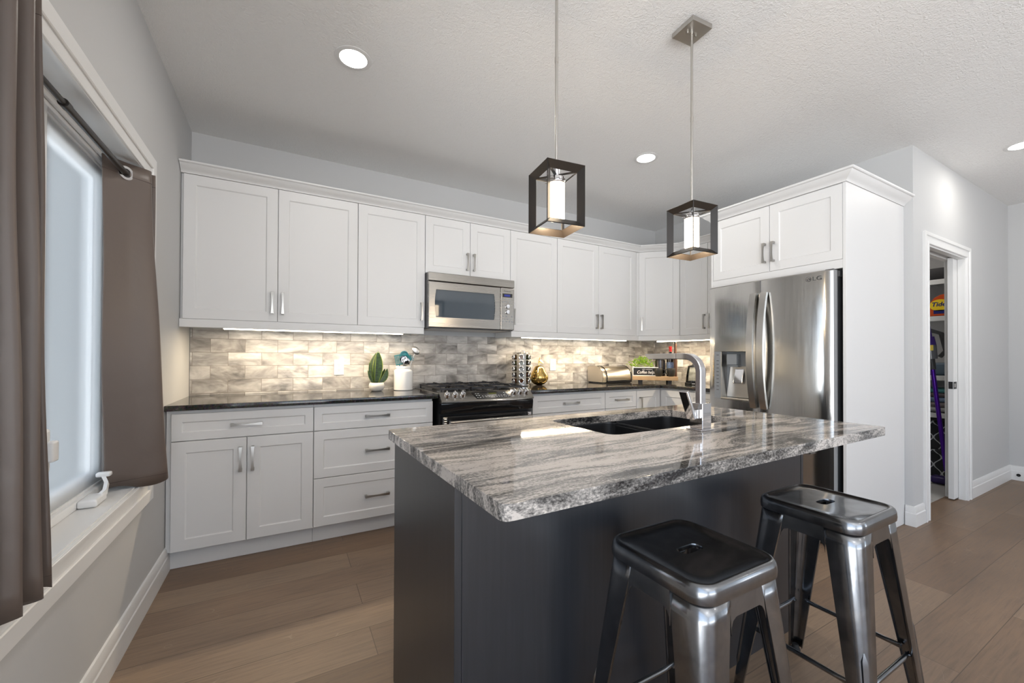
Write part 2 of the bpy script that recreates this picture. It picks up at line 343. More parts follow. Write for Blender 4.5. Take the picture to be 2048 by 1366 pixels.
def brick_mat(name, c1, c2, mort, axis='X', bw=0.215, rh=0.075):
    m, n, l, b = nt(name); tc = n.new('ShaderNodeTexCoord'); sp = n.new('ShaderNodeSeparateXYZ'); cb = n.new('ShaderNodeCombineXYZ')
    l.new(tc.outputs['Object'], sp.inputs[0]); l.new(sp.outputs[axis], cb.inputs[0]); l.new(sp.outputs['Z'], cb.inputs[1])
    br = n.new('ShaderNodeTexBrick'); l.new(cb.outputs[0], br.inputs['Vector']); br.inputs['Scale'].default_value = 1
    br.inputs['Brick Width'].default_value = bw; br.inputs['Row Height'].default_value = rh; br.inputs['Mortar Size'].default_value = 0.006 if bw < 1 else 0.004
    br.inputs['Color1'].default_value = (*c1, 1); br.inputs['Color2'].default_value = (*c2, 1); br.inputs['Mortar'].default_value = (*mort, 1)
    l.new(br.outputs['Color'], b.inputs['Base Color']); b.inputs['Roughness'].default_value = 0.85
    return m
BRICKG_BRIGHT = brick_mat('grey house brick', (0.46, 0.45, 0.44), (0.55, 0.54, 0.53), (0.78, 0.78, 0.77), 'X', 0.215, 0.075)  # paler copy of the house brick, brightened in place of daylight
BRICKR = brick_mat('red neighbour brick', (0.24, 0.085, 0.065), (0.34, 0.15, 0.11), (0.55, 0.53, 0.5), 'Y')
SIDING = brick_mat('white lap siding', (0.66, 0.66, 0.66), (0.7, 0.7, 0.7), (0.4, 0.4, 0.4), 'Y', 6.0, 0.13)
ROOFMAT = mat('asphalt shingles', (0.10, 0.09, 0.085), 0.9, bump=0.5, bscale=30, bdist=0.01)
GRASS = mat('lawn', (0.07, 0.11, 0.03), 0.95, var=0.4, vscale=4)
CONCRETE = mat('concrete walk', (0.45, 0.44, 0.42), 0.9, var=0.1)
def floor_tile():
    m, n, l, b = nt('pale grey floor tile'); mp = mapping(n, l, loc=(0.1, 0.2, 0)); br = n.new('ShaderNodeTexBrick'); l.new(mp.outputs[0], br.inputs['Vector'])
    br.offset = 0.0; br.inputs['Scale'].default_value = 1; br.inputs['Brick Width'].default_value = 0.6; br.inputs['Row Height'].default_value = 0.3; br.inputs['Mortar Size'].default_value = 0.003
    br.inputs['Color1'].default_value = (0.40, 0.39, 0.37, 1); br.inputs['Color2'].default_value = (0.44, 0.43, 0.41, 1); br.inputs['Mortar'].default_value = (0.16, 0.155, 0.15, 1)
    l.new(br.outputs['Color'], b.inputs['Base Color']); b.inputs['Roughness'].default_value = 0.35; return m
FTILE = floor_tile()
def trellis():
    # charcoal fabric with white ogee (trellis) lines: |sin| wave pairs in (y, z)
    m, n, l, b = nt('charcoal fabric with white trellis print')
    tc = n.new('ShaderNodeTexCoord'); sp = n.new('ShaderNodeSeparateXYZ'); l.new(tc.outputs['Object'], sp.inputs[0])
    z = math_(n, l, 'MULTIPLY', sp.outputs['Z'], 2 * PI / 0.16); s = math_(n, l, 'MULTIPLY', math_(n, l, 'SINE', z), 0.45)
    u = math_(n, l, 'MULTIPLY', math_(n, l, 'ADD', sp.outputs['Y'], sp.outputs['X']), 1 / 0.06)
    def line(sign, off):
        a = math_(n, l, 'MULTIPLY_ADD', s, sign); l.new(u, a.node.inputs[2]); a = math_(n, l, 'ADD', a, off)
        f = math_(n, l, 'FRACT', math_(n, l, 'MULTIPLY', a, 0.5)); f = math_(n, l, 'ABSOLUTE', math_(n, l, 'SUBTRACT', f, 0.5)); return math_(n, l, 'LESS_THAN', f, 0.045)
    t = math_(n, l, 'MAXIMUM', line(1.0, 0.0), line(-1.0, 1.0))
    l.new(mixc(n, l, (0.022, 0.024, 0.028), (0.50, 0.52, 0.54), t), b.inputs['Base Color']); b.inputs['Roughness'].default_value = 0.85
    return m
TRELLIS = trellis()

# ------------------------------------------------------------------ mesh helpers
WM = {}
def finish(bm, name, m, smooth=35):
    bmesh.ops.remove_doubles(bm, verts=bm.verts, dist=1e-6)
    if smooth:
        a = math.radians(smooth)
        for f in bm.faces: f.smooth = True
        for e in bm.edges:
            if len(e.link_faces) != 2: continue
            g_ = e.calc_face_angle(0)
            if g_ > a: e.smooth = False
            elif g_ > 0.12 and smooth < 90:      # thin bevel beside a broad flat face: keep the flat face flat
                q0, q1 = e.link_faces[0].calc_area(), e.link_faces[1].calc_area()
                if max(q0, q1) > 14 * min(q0, q1): e.smooth = False
    me = bpy.data.meshes.new(name)
    bm.to_mesh(me); bm.free()
    for x in (m if isinstance(m, (list, tuple)) else [m]): me.materials.append(x)
    return me
def obj(name, bm, m, parent=None, label=None, smooth=35, recalc=True, local=False):
    """one mesh object; geometry is in world coordinates unless local, and is moved into the parent's frame"""
    if recalc: bmesh.ops.recalc_face_normals(bm, faces=bm.faces)
    me = finish(bm, name, m, smooth)
    o = bpy.data.objects.new(name, me); COL.objects.link(o)
    if parent is not None:
        o.parent = parent
        if not local: me.transform(WM[parent.name].inverted())
        WM[o.name] = WM[parent.name].copy()
    else: WM[o.name] = Matrix.Identity(4)
    if label: o['label'] = label
    return o
def tag(o, label, cat, group=None):
    o['label'] = label; o['category'] = cat
    if group: o['group'] = group
    return o
def thing(name, label, cat, loc=(0, 0, 0), rz=0.0, group=None):
    o = bpy.data.objects.new(name, None); COL.objects.link(o); o.empty_display_size = 0.05
    o.location = loc; o.rotation_euler = (0, 0, rz); WM[o.name] = Matrix.Translation(loc) @ Matrix.Rotation(rz, 4, 'Z')
    return tag(o, label, cat, group)
def struct(name, bm, m, parent=None, smooth=35, recalc=True):
    o = obj(name, bm, m, parent, smooth=smooth, recalc=recalc)
    o['kind'] = 'structure'
    return o
def sempty(name, loc=(0, 0, 0)):
    o = bpy.data.objects.new(name, None); COL.objects.link(o); o.location = loc; o['kind'] = 'structure'; o.empty_display_size = 0.05
    WM[o.name] = Matrix.Translation(loc); return o
def dup(o, parent=None, loc=None, rz=None, label=None):
    c = o.copy(); COL.objects.link(c)
    if parent is not None: c.parent = parent
    if loc is not None: c.location = loc
    if rz is not None: c.rotation_euler = (0, 0, rz)
    if label: c['label'] = label
    for ch in [x for x in o.children]: dup(ch, c)
    return c
def NB(): return bmesh.new()
def box(bm, x0, x1, y0, y1, z0, z1, bev=0.0, seg=2, M=None, mi=0):
    x0, x1 = sorted((x0, x1)); y0, y1 = sorted((y0, y1)); z0, z1 = sorted((z0, z1))
    b = bmesh.new()
    vs = [b.verts.new((x, y, z)) for x in (x0, x1) for y in (y0, y1) for z in (z0, z1)]
    for f in ((0, 1, 3, 2), (4, 6, 7, 5), (0, 4, 5, 1), (2, 3, 7, 6), (0, 2, 6, 4), (1, 5, 7, 3)): b.faces.new([vs[i] for i in f])
    bmesh.ops.recalc_face_normals(b, faces=b.faces)
    if bev > 0:
        bev = min(bev, (x1 - x0) * .49, (y1 - y0) * .49, (z1 - z0) * .49)
        bmesh.ops.bevel(b, geom=list(b.edges), offset=bev, segments=seg, profile=0.5, affect='EDGES', clamp_overlap=True)
    if M is not None: bmesh.ops.transform(b, matrix=M, verts=b.verts)
    for f in b.faces: f.material_index = mi
    merge(bm, b)
def merge(bm, b):
    me = bpy.data.meshes.new('tmp'); b.to_mesh(me); b.free()
    bm.from_mesh(me); bpy.data.meshes.remove(me)
def lathe(bm, prof, c=(0, 0, 0), n=32, M=None, mi=0, cap=True):
    """prof: list of (r, z) bottom to top"""
    b = bmesh.new(); rings = []
    for r, z in prof:
        if r < 1e-5: rings.append([b.verts.new((c[0], c[1], c[2] + z))])
        else: rings.append([b.verts.new((c[0] + r * math.cos(2 * PI * i / n), c[1] + r * math.sin(2 * PI * i / n), c[2] + z)) for i in range(n)])
    for a, d in zip(rings, rings[1:]):
        if len(a) == 1 and len(d) == 1: continue
        for i in range(n):
            j = (i + 1) % n
            if len(a) == 1: b.faces.new((a[0], d[j], d[i]))
            elif len(d) == 1: b.faces.new((a[i], a[j], d[0]))
            else: b.faces.new((a[i], a[j], d[j], d[i]))
    if cap:
        for rg, rev in ((rings[0], True), (rings[-1], False)):
            if len(rg) > 1: b.faces.new(rg[::-1] if rev else rg)
    bmesh.ops.recalc_face_normals(b, faces=b.faces)
    if M is not None: bmesh.ops.transform(b, matrix=M, verts=b.verts)
    for f in b.faces: f.material_index = mi
    merge(bm, b)
def sweep(bm, pts, sect, closed=False, M=None, mi=0, cap=True, up=None):
    """pts: list of Vector; sect: function(t)->list of (a,b) offsets along side and up, or a fixed list"""
    b = bmesh.new(); P = [Vector(p) for p in pts]; n = len(P); rings = []; prev = None
    for i, p in enumerate(P):
        if closed: t = P[(i + 1) % n] - P[i - 1]
        else: t = P[min(i + 1, n - 1)] - P[max(i - 1, 0)]
        t.normalize()
        if up is not None: u = Vector(up)
        elif prev is None: u = Vector((0, 0, 1)) if abs(t.z) < 0.9 else Vector((1, 0, 0))
        else: u = prev
        s = t.cross(u); s.normalize(); u = s.cross(t); u.normalize(); prev = u
        sc = sect(i / (n - 1 if n > 1 else 1)) if callable(sect) else sect
        rings.append([b.verts.new(p + s * a + u * c) for a, c in sc])
    k = len(rings[0])
    rr = list(zip(rings, rings[1:])) + ([(rings[-1], rings[0])] if closed else [])
    for a, d in rr:
        for i in range(k): b.faces.new((a[i], a[(i + 1) % k], d[(i + 1) % k], d[i]))
    if cap and not closed: b.faces.new(rings[0][::-1]); b.faces.new(rings[-1])
    bmesh.ops.recalc_face_normals(b, faces=b.faces)
    if M is not None: bmesh.ops.transform(b, matrix=M, verts=b.verts)
    for f in b.faces: f.material_index = mi
    merge(bm, b)
def circ(r, n=12): return [(r * math.cos(2 * PI * i / n), r * math.sin(2 * PI * i / n)) for i in range(n)]
def rect(w, h): return [(-w / 2, -h / 2), (w / 2, -h / 2), (w / 2, h / 2), (-w / 2, h / 2)]
def tube(bm, pts, r, n=12, closed=False, M=None, mi=0): sweep(bm, pts, circ(r, n), closed, M, mi)
def cyl(bm, p0, p1, r, n=20, mi=0, r2=None):
    r2 = r if r2 is None else r2
    sweep(bm, [p0, p1], lambda t: circ(r + (r2 - r) * t, n), mi=mi)
def prism(bm, poly, z0, z1, M=None, bev=0.0, mi=0, seg=2, only_top=False):
    b = bmesh.new(); lo = [b.verts.new((x, y, z0)) for x, y in poly]; hi = [b.verts.new((x, y, z1)) for x, y in poly]
    k = len(poly); b.faces.new(lo[::-1]); b.faces.new(hi)
    for i in range(k): b.faces.new((lo[i], lo[(i + 1) % k], hi[(i + 1) % k], hi[i]))
    bmesh.ops.recalc_face_normals(b, faces=b.faces)
    if bev:
        es = [e for e in b.edges if abs(e.verts[0].co.z - e.verts[1].co.z) < 1e-6]
        bmesh.ops.bevel(b, geom=es, offset=bev, segments=seg, profile=0.5, affect='EDGES', clamp_overlap=True)
    if M is not None: bmesh.ops.transform(b, matrix=M, verts=b.verts)
    for f in b.faces: f.material_index = mi
    merge(bm, b)
def rrect(w, d, r, n=6, cx=0, cy_=0):
    out = []
    for sx, sy, a0 in ((1, 1, 0), (-1, 1, 90), (-1, -1, 180), (1, -1, 270)):
        for i in range(n + 1):
            a = math.radians(a0 + 90 * i / n)
            out.append((cx + sx * (w / 2 - r) + r * math.cos(a), cy_ + sy * (d / 2 - r) + r * math.sin(a)))
    return out
def text(name, s, size, M, m, parent, shear=0.0, ext=0.0004, sx=1.0, align='CENTER', space=1.0, bold=0.0):
    c = bpy.data.curves.new('txt', 'FONT'); c.body = s; c.size = size; c.shear = shear; c.extrude = ext; c.align_x = align; c.align_y = 'CENTER'; c.space_character = space
    c.offset = bold
    t = bpy.data.objects.new('txt', c); COL.objects.link(t)
    dg = bpy.context.evaluated_depsgraph_get(); me = bpy.data.meshes.new_from_object(t.evaluated_get(dg))
    bpy.data.objects.remove(t); bpy.data.curves.remove(c)
    me.transform(Matrix.Diagonal((sx, 1, 1, 1))); me.transform(M)
    me.transform(WM[parent.name].inverted()) if parent else None
    me.materials.clear(); me.materials.append(m)
    o = bpy.data.objects.new(name, me); COL.objects.link(o); o.parent = parent; WM[o.name] = WM[parent.name].copy() if parent else Matrix.Identity(4)
    return o
def facing(p, n, up=(0, 0, 1)):
    """matrix: local x = right, y = up, z = outward normal n, at p"""
    n = Vector(n).normalized(); u = Vector(up); x = u.cross(n).normalized(); y = n.cross(x)
    return Matrix.Translation(p) @ Matrix((x, y, n)).transposed().to_4x4()

class Fr:
    """a cabinet-front frame: a along the front (left to right seen from the room), d outward, z up"""
    def __init__(s, ox, oy, ux, uy):
        k = math.hypot(ux, uy); s.o = Vector((ox, oy, 0)); s.u = Vector((ux / k, uy / k, 0)); s.n = Vector((uy / k, -ux / k, 0))
        s.M = Matrix((s.u, -s.n, Vector((0, 0, 1)))).transposed().to_4x4(); s.M.translation = s.o   # local (a, -d, z)
    def P(s, a, d, z): return s.o + s.u * a + s.n * d + Vector((0, 0, z))
    def box(s, bm, a0, a1, d0, d1, z0, z1, bev=0.0): box(bm, a0, a1, -d0, -d1, z0, z1, bev, M=s.M)

def shaker(bm, fr, a0, a1, z0, z1, d0, th=0.019, st=0.062, rec=0.0065):
    """door leaf with a raised frame and a recessed flat panel; back at depth d0"""
    d1 = d0 + th; b = bmesh.new()
    def V(a, d, z): return b.verts.new(fr.P(a, d, z))
    e = 0.0018
    def ring(i, d): return [V(a0 + i, d, z0 + i), V(a1 - i, d, z0 + i), V(a1 - i, d, z1 - i), V(a0 + i, d, z1 - i)]
    rs = [ring(0, d0), ring(0, d1 - e), ring(e, d1), ring(st, d1), ring(st + 0.0025, d1 - 0.003), ring(st + 0.006, d1 - rec)]
    for p, q in zip(rs, rs[1:]):
        for i in range(4): b.faces.new((p[i], p[(i + 1) % 4], q[(i + 1) % 4], q[i]))
    b.faces.new(rs[-1]); b.faces.new(rs[0][::-1])
    bmesh.ops.recalc_face_normals(b, faces=b.faces); merge(bm, b)

def pull(name, fr, a, z, d, L, vertical, parent):
    """flared bow pull standing on the door face"""
    bm = NB(); n = 14
    along = Vector((0, 0, 1)) if vertical else fr.u; side = fr.u if vertical else Vector((0, 0, 1)); c = fr.P(a, d, z)
    pts = []; w = []
    for i in range(n + 1):
        t = -1 + 2 * i / n
        pts.append(c + along * (t * L / 2) + fr.n * (0.027 + 0.004 * (1 - t * t))); w.append(0.0095 + 0.009 * abs(t) ** 1.7)
    b = bmesh.new(); rings = []
    for i, p in enumerate(pts):
        h = 0.0035; rings.append([b.verts.new(p + side * (sx * w[i] / 2) + fr.n * (sn * h)) for sx, sn in ((-1, -1), (1, -1), (1, 1), (-1, 1))])
    for p, q in zip(rings, rings[1:]):
        for i in range(4): b.faces.new((p[i], p[(i + 1) % 4], q[(i + 1) % 4], q[i]))
    b.faces.new(rings[0][::-1]); b.faces.new(rings[-1])
    for s in (-1, 1):
        q = c + along * (s * (L / 2 - 0.007)); ww = 0.0075; hh = 0.007
        lo = [b.verts.new(q + side * (x * ww) + along * (y * hh)) for x, y in ((-1, -1), (1, -1), (1, 1), (-1, 1))]
        hi = [b.verts.new(q + fr.n * 0.026 + side * (x * ww * .9) + along * (y * hh * .9)) for x, y in ((-1, -1), (1, -1), (1, 1), (-1, 1))]
        for i in range(4): b.faces.new((lo[i], lo[(i + 1) % 4], hi[(i + 1) % 4], hi[i]))
        b.faces.new(lo[::-1]); b.faces.new(hi)
    bmesh.ops.recalc_face_normals(b, faces=b.faces); merge(bm, b)
    return obj(name, bm, PULL, parent, recalc=False)

# ------------------------------------------------------------------ room shell
H = 2.701; XR = 4.451; YR = -2.311; XF = 6.82; YB = -8.0
WY0, WY1, WZ0, WZ1 = -2.30, -1.035, 0.615, 2.01        # kitchen window opening
bm = NB(); box(bm, -0.001, XF + 0.2, YB - 0.2, YR + 0.119, -0.06, 0); box(bm, -0.001, XR + 0.1, YR + 0.119, 0.1, -0.06, 0); struct('floor', bm, FLOOR)
bm = NB(); box(bm, XR + 0.10, XF + 0.1, YR + 0.12, 0.1, -0.06, 0.002); struct('floor_pantry', bm, FTILE)
bm = NB(); box(bm, -0.34, XF + 0.2, YB - 0.3, 0.2, H, H + 0.12); struct('ceiling', bm, CEIL)
bm = NB(); box(bm, -0.34, XF + 0.2, 0, 0.2, 0, H); struct('wall_back', bm, WALL_PAINT)
def wall_with_holes(bm, axis, c0, c1, a0, a1, z0, z1, holes):
    """axis 'x': slab between x=c0..c1 running along y a0..a1; holes (h0,h1,hz0,hz1)"""
    def B(p0, p1, q0, q1):
        if p1 - p0 < 1e-5 or q1 - q0 < 1e-5: return
        if axis == 'x': box(bm, c0, c1, p0, p1, q0, q1)
        else: box(bm, p0, p1, c0, c1, q0, q1)
    cur = a0
    for h0, h1, g0, g1 in sorted(holes):
        B(cur, h0, z0, z1); B(h0, h1, z0, g0); B(h0, h1, g1, z1); cur = h1
    B(cur, a1, z0, z1)
HOLES_L = [(WY0, WY1, WZ0, WZ1), (-7.8, -3.7, 0.02, 2.55)]
bm = NB(); wall_with_holes(bm, 'x', -0.20, 0, YB, 0.0, 0, H, HOLES_L); struct('wall_left', bm, WALL_PAINT)
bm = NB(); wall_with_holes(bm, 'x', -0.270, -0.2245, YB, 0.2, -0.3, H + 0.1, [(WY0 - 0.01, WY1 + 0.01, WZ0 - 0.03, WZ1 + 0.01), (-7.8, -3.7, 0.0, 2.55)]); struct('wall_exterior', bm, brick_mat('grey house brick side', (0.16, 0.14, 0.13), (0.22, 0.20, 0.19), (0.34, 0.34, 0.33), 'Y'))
bm = NB(); box(bm, -0.2705, -0.2265, WY1 + 0.003, WY1 + 0.0098, WZ0 - 0.029, WZ1 + .009); struct('wall_exterior_return', bm, BRICKG_BRIGHT)
bm = NB(); box(bm, XR, XR + 0.12, YR + 0.12, 0, 0, H); struct('wall_right', bm, WALL_PAINT)
DX0, DX1, DZ = 4.70, 5.55, 2.035
bm = NB(); wall_with_holes(bm, 'y', YR, YR + 0.12, XR, XF, 0, H, [(DX0, DX1, 0, DZ)]); struct('wall_pantry', bm, WALL_PAINT)
bm = NB(); wall_with_holes(bm, 'x', XF, XF + 0.15, YB, 0.2, 0, H, [(-7.8, -6.6, 0.15, 2.3)]); struct('wall_far', bm, WALL_PAINT)  # far opening is out of view, added to let in daylight
bm = NB(); box(bm, XR + 0.12, XF - 0.12, -0.95, -0.83, 0, H); box(bm, XF - 0.12, XF, YR + 0.12, -0.83, 0, H); struct('wall_pantry_inner', bm, WALL_PAINT)
bm = NB(); wall_with_holes(bm, 'y', YB - 0.2, YB, -0.2, XF + 0.15, 0, H, [(0.4, 3.5, 0.10, 2.50)]); struct('wall_front', bm, WALL_PAINT)

# baseboards: tall board with a bevelled band on top
def base_profile(): return [(0, 0), (0.016, 0), (0.016, 0.088), (0.0125, 0.094), (0.0115, 0.125), (0.007, 0.138), (0, 0.14)]
def baseboard(name, p0, p1, n, e0=0.0, e1=0.0):
    """p0->p1 in plan, n outward; e0/e1 = 1 mitre outward, -1 inward"""
    bm = NB(); p0 = Vector((*p0, 0)); p1 = Vector((*p1, 0)); n = Vector((*n, 0)); t = (p1 - p0).normalized(); rs = []
    for p, e, sg in ((p0, e0, -1), (p1, e1, 1)):
        rs.append([bm.verts.new(p + n * d + t * (sg * e * d) + Vector((0, 0, z))) for d, z in base_profile()])
    k = len(rs[0])
    for i in range(k): bm.faces.new((rs[0][i], rs[0][(i + 1) % k], rs[1][(i + 1) % k], rs[1][i]))
    bm.faces.new(rs[0][::-1]); bm.faces.new(rs[1]); return struct(name, bm, TRIM, smooth=20)
baseboard('baseboard_left', (0, YB), (0, -0.565), (1, 0))
baseboard('baseboard_right', (XR, -2.267), (XR, YR), (-1, 0), 0, 1)
baseboard('baseboard_pantry_left', (XR, YR), (4.612, YR), (0, -1), 1, 0)
baseboard('baseboard_pantry_right', (5.645, YR), (XF, YR), (0, -1), 0, -1)
baseboard('baseboard_far', (XF, YR), (XF, YB), (-1, 0), -1, 0)
bm = NB(); cyl(bm, (XF - 0.016, -2.372, 0.052), (XF - 0.0185, -2.372, 0.052), 0.014); cyl(bm, (XF - 0.018, -2.372, 0.052), (XF - 0.032, -2.372, 0.050), 0.006)
tag(obj('cable_outlet', bm, RUBBER), 'small black cable grommet in the white baseboard of the far right wall', 'cable outlet')

# door_1: cased pocket-door opening to the pantry
d1 = sempty('door_1', (DX0, YR, 0))
bm = NB(); cw = 0.085
_prof = [(0, 0), (0, .013), (.002, .016), (.016, .016), (.019, .0125), (.056, .0125), (.059, .019), (.083, .019), (.085, .017), (.085, 0)]
_path = [(DX0 + .006, 0, -1, 0), (DX0 + .006, DZ - .006, -1, 1), (DX1 - .006, DZ - .006, 1, 1), (DX1 - .006, 0, 1, 0)]
_rs = [[bm.verts.new((x + nx * w, YR - t_, z + nz * w)) for w, t_ in _prof] for x, z, nx, nz in _path]
for a, b in zip(_rs, _rs[1:]):
    for q in range(len(_prof)): bm.faces.new((a[q], a[(q + 1) % len(_prof)], b[(q + 1) % len(_prof)], b[q]))
bm.faces.new(_rs[0][::-1]); bm.faces.new(_rs[-1])
struct('door_casing', bm, TRIM, d1)
bm = NB(); ya, yb = YR - 0.001, YR + 0.121
box(bm, DX0 - 0.004, DX0 + 0.016, ya, yb, 0, DZ + 0.004, 0.001)
box(bm, DX1 - 0.016, DX1 + 0.004, ya, YR + 0.041, 0, DZ + 0.004, 0.001); box(bm, DX1 - 0.016, DX1 + 0.004, YR + 0.079, yb, 0, DZ + 0.004, 0.001)
box(bm, DX0 + .016, DX1 - .016, ya, YR + 0.038, DZ - 0.016, DZ + 0.004, 0.001); box(bm, DX0 + .016, DX1 - .016, YR + 0.082, yb, DZ - 0.016, DZ + 0.004, 0.001)
struct('door_jamb', bm, TRIM, d1)
bm = NB(); box(bm, 5.435, DX1 + 0.02, YR + 0.0425, YR + 0.0775, 0.012, DZ - 0.004, 0.0015); struct('pocket_door', bm, TRIM, d1)
bm = NB(); box(bm, 5.4335, 5.4355, YR + 0.047, YR + 0.073, 0.93, 0.99, 0.0005); box(bm, 5.4335, 5.50, YR + 0.0405, YR + 0.0425, 0.93, 0.99, 0.0005)
latch = struct('latch', bm, BLACKMATTE, d1)
bm = NB(); box(bm, 5.445, 5.47, YR + 0.0395, YR + 0.0407, 0.945, 0.975); struct('latch_button', bm, NICKEL, latch)

# window_1: double casement window with deep reveal, vinyl frame, insect screen
w1 = sempty('window_1', (0, WY0, WZ0))
bm = NB(); c = 0.11
def ring_x(bm, x0, x1, y0, y1, z0, z1, w, bev=.002):
    o = [(y0, z0), (y1, z0), (y1, z1), (y0, z1)]; i_ = [(y0 + w, z0 + w), (y1 - w, z0 + w), (y1 - w, z1 - w), (y0 + w, z1 - w)]
    V = {}
    for nm_, P_, x in (('ob', o, x0), ('of', o, x1 - bev), ('of2', [(y + math.copysign(bev, (y0 + y1) / 2 - y), z + math.copysign(bev, (z0 + z1) / 2 - z)) for y, z in o], x1), ('if2', [(y - math.copysign(bev, (y0 + y1) / 2 - y), z - math.copysign(bev, (z0 + z1) / 2 - z)) for y, z in i_], x1), ('if', i_, x1 - bev), ('ib', i_, x0)):
        V[nm_] = [bm.verts.new((x, y, z)) for y, z in P_]
    ks = ['ob', 'of', 'of2', 'if2', 'if', 'ib', 'ob']
    for a, b in zip(ks, ks[1:]):
        for q in range(4): bm.faces.new((V[a][q], V[a][(q + 1) % 4], V[b][(q + 1) % 4], V[b][q]))
ring_x(bm, -0.001, 0.013, WY0 - c, WY1 + c, WZ0 - c, WZ1 + .104, c - .002)
ring_x(bm, 0.0132, 0.021, WY0 - c, WY1 + c, WZ0 - c, WZ1 + .104, .055, .003)
ring_x(bm, 0.0132, 0.018, WY0 - .016, WY1 + .016, WZ0 - .016, WZ1 + .012, .014, .002)
struct('window_casing', bm, TRIM, w1)
bm = NB(); xo = -0.215; t = 0.008
e_ = .0015; box(bm, xo, 0.0012, WY0 - t, WY0 + e_, WZ0, WZ1); box(bm, xo, 0.0012, WY1 - e_, WY1 + t, WZ0, WZ1); box(bm, xo, 0.0012, WY0, WY1, WZ1 - e_, WZ1 + t); box(bm, xo, 0.0012, WY0, WY1, WZ0 - t, WZ0 + e_)
struct('window_reveal', bm, TRIM, w1)
MULL = -1.645
def ringbox(bm, x0, x1, y0, y1, z0, z1, w, bev=0.003):
    box(bm, x0, x1, y0, y0 + w, z0, z1, bev); box(bm, x0, x1, y1 - w, y1, z0, z1, bev); box(bm, x0, x1, y0 + w - .001, y1 - w + .001, z0, z0 + w, bev); box(bm, x0, x1, y0 + w - .001, y1 - w + .001, z1 - w, z1, bev)
bm = NB(); ringbox(bm, -0.20, -0.10, WY0 + .002, WY1 - .002, WZ0 + .002, WZ1 - .002, 0.030); box(bm, -0.20, -0.10, MULL - 0.035, MULL + 0.035, WZ0 + .03, WZ1 - .03, 0.003)
ringbox(bm, -0.222, -0.20, WY0 + .002, WY1 - .002, WZ0 + .002, WZ1 - .002, 0.022)
box(bm, -0.098, -0.088, WY0 + 0.0, WY1, WZ1 - 0.018, WZ1, 0.002)
struct('window_frame', bm, VINYL, w1)
for (ya_, yb_) in ((MULL + 0.030, WY1 - 0.028), (WY0 + 0.028, MULL - 0.030)):
    bm = NB(); ringbox(bm, -0.185, -0.135, ya_, yb_, WZ0 + 0.028, WZ1 - 0.028, 0.042, 0.004); ringbox(bm, -0.178, -0.142, ya_ + .04, yb_ - .04, WZ0 + .068, WZ1 - .068, 0.012, 0.002)
    sh = struct('sash', bm, VINYL, w1)
    bm = NB(); box(bm, -0.163, -0.159, ya_ + 0.045, yb_ - 0.045, WZ0 + 0.07, WZ1 - 0.07); struct('window_pane', bm, PANE, sh)
    bm = NB(); v = [bm.verts.new(p) for p in ((-0.118, ya_ + 0.012, WZ0 + 0.04), (-0.118, yb_ - 0.012, WZ0 + 0.04), (-0.118, yb_ - 0.012, WZ1 - 0.04), (-0.118, ya_ + 0.012, WZ1 - 0.04))]; bm.faces.new(v)
    sc = struct('insect_screen', bm, SCREEN, w1, recalc=False)
    bm = NB(); ringbox(bm, -0.123, -0.113, ya_ + 0.004, yb_ - 0.004, WZ0 + 0.032, WZ1 - 0.032, 0.010, 0.001); struct('screen_frame', bm, VINYL, sc)
bm = NB(); yc = -1.30                                       # folding crank operator on the bottom rail
box(bm, -0.10, -0.045, yc - 0.075, yc + 0.03, WZ0 + 0.003, WZ0 + 0.032, 0.008, 3)
sweep(bm, [(-0.062, yc + 0.00, WZ0 + 0.02), (-0.055, yc + 0.04, WZ0 + 0.03), (-0.06, yc + 0.075, WZ0 + 0.055), (-0.075, yc + 0.088, WZ0 + 0.085)], rect(0.012, 0.022))
box(bm, -0.095, -0.05, yc + 0.075, yc + 0.105, WZ0 + 0.08, WZ0 + 0.098, 0.006, 3)
struct('crank_handle', bm, VINYL, w1)
bm = NB(); box(bm, -0.10, -0.078, MULL - 0.022, MULL + 0.022, WZ0 + 0.20, WZ0 + 0.34, 0.010, 3); box(bm, -0.08, -0.062, MULL - 0.010, MULL + 0.03, WZ0 + 0.235, WZ0 + 0.30, 0.006, 3); struct('sash_lock', bm, VINYL, w1)
# unseen openings behind the camera, added and widened to light the room
w2 = sempty('window_2', (0, -7.8, 0.02)); bm = NB(); ringbox(bm, -0.16, -0.08, -7.8, -3.7, 0.02, 2.55, 0.06); box(bm, -0.16, -0.08, -5.8, -5.7, 0.07, 2.5, 0.004); struct('window_frame', bm, VINYL, w2)
bm = NB(); ringbox(bm, 0, 0.018, -7.9, -3.6, 0.0, 2.66, 0.10); struct('window_casing', bm, TRIM, w2)
w3 = sempty('added_window_3', (0.5, YB, 0.35)); bm = NB()
for x0, x1 in ((0.4, 3.5),):
    box(bm, x0, x0 + .06, YB - .14, YB - .06, .10, 2.5); box(bm, x1 - .06, x1, YB - .14, YB - .06, .10, 2.5); box(bm, x0, x1, YB - .14, YB - .06, .10, .16); box(bm, x0, x1, YB - .14, YB - .06, 2.44, 2.5); xm = (x0 + x1) / 2; box(bm, xm - .04, xm + .04, YB - .14, YB - .06, .16, 2.44)
struct('window_frame', bm, VINYL, w3)

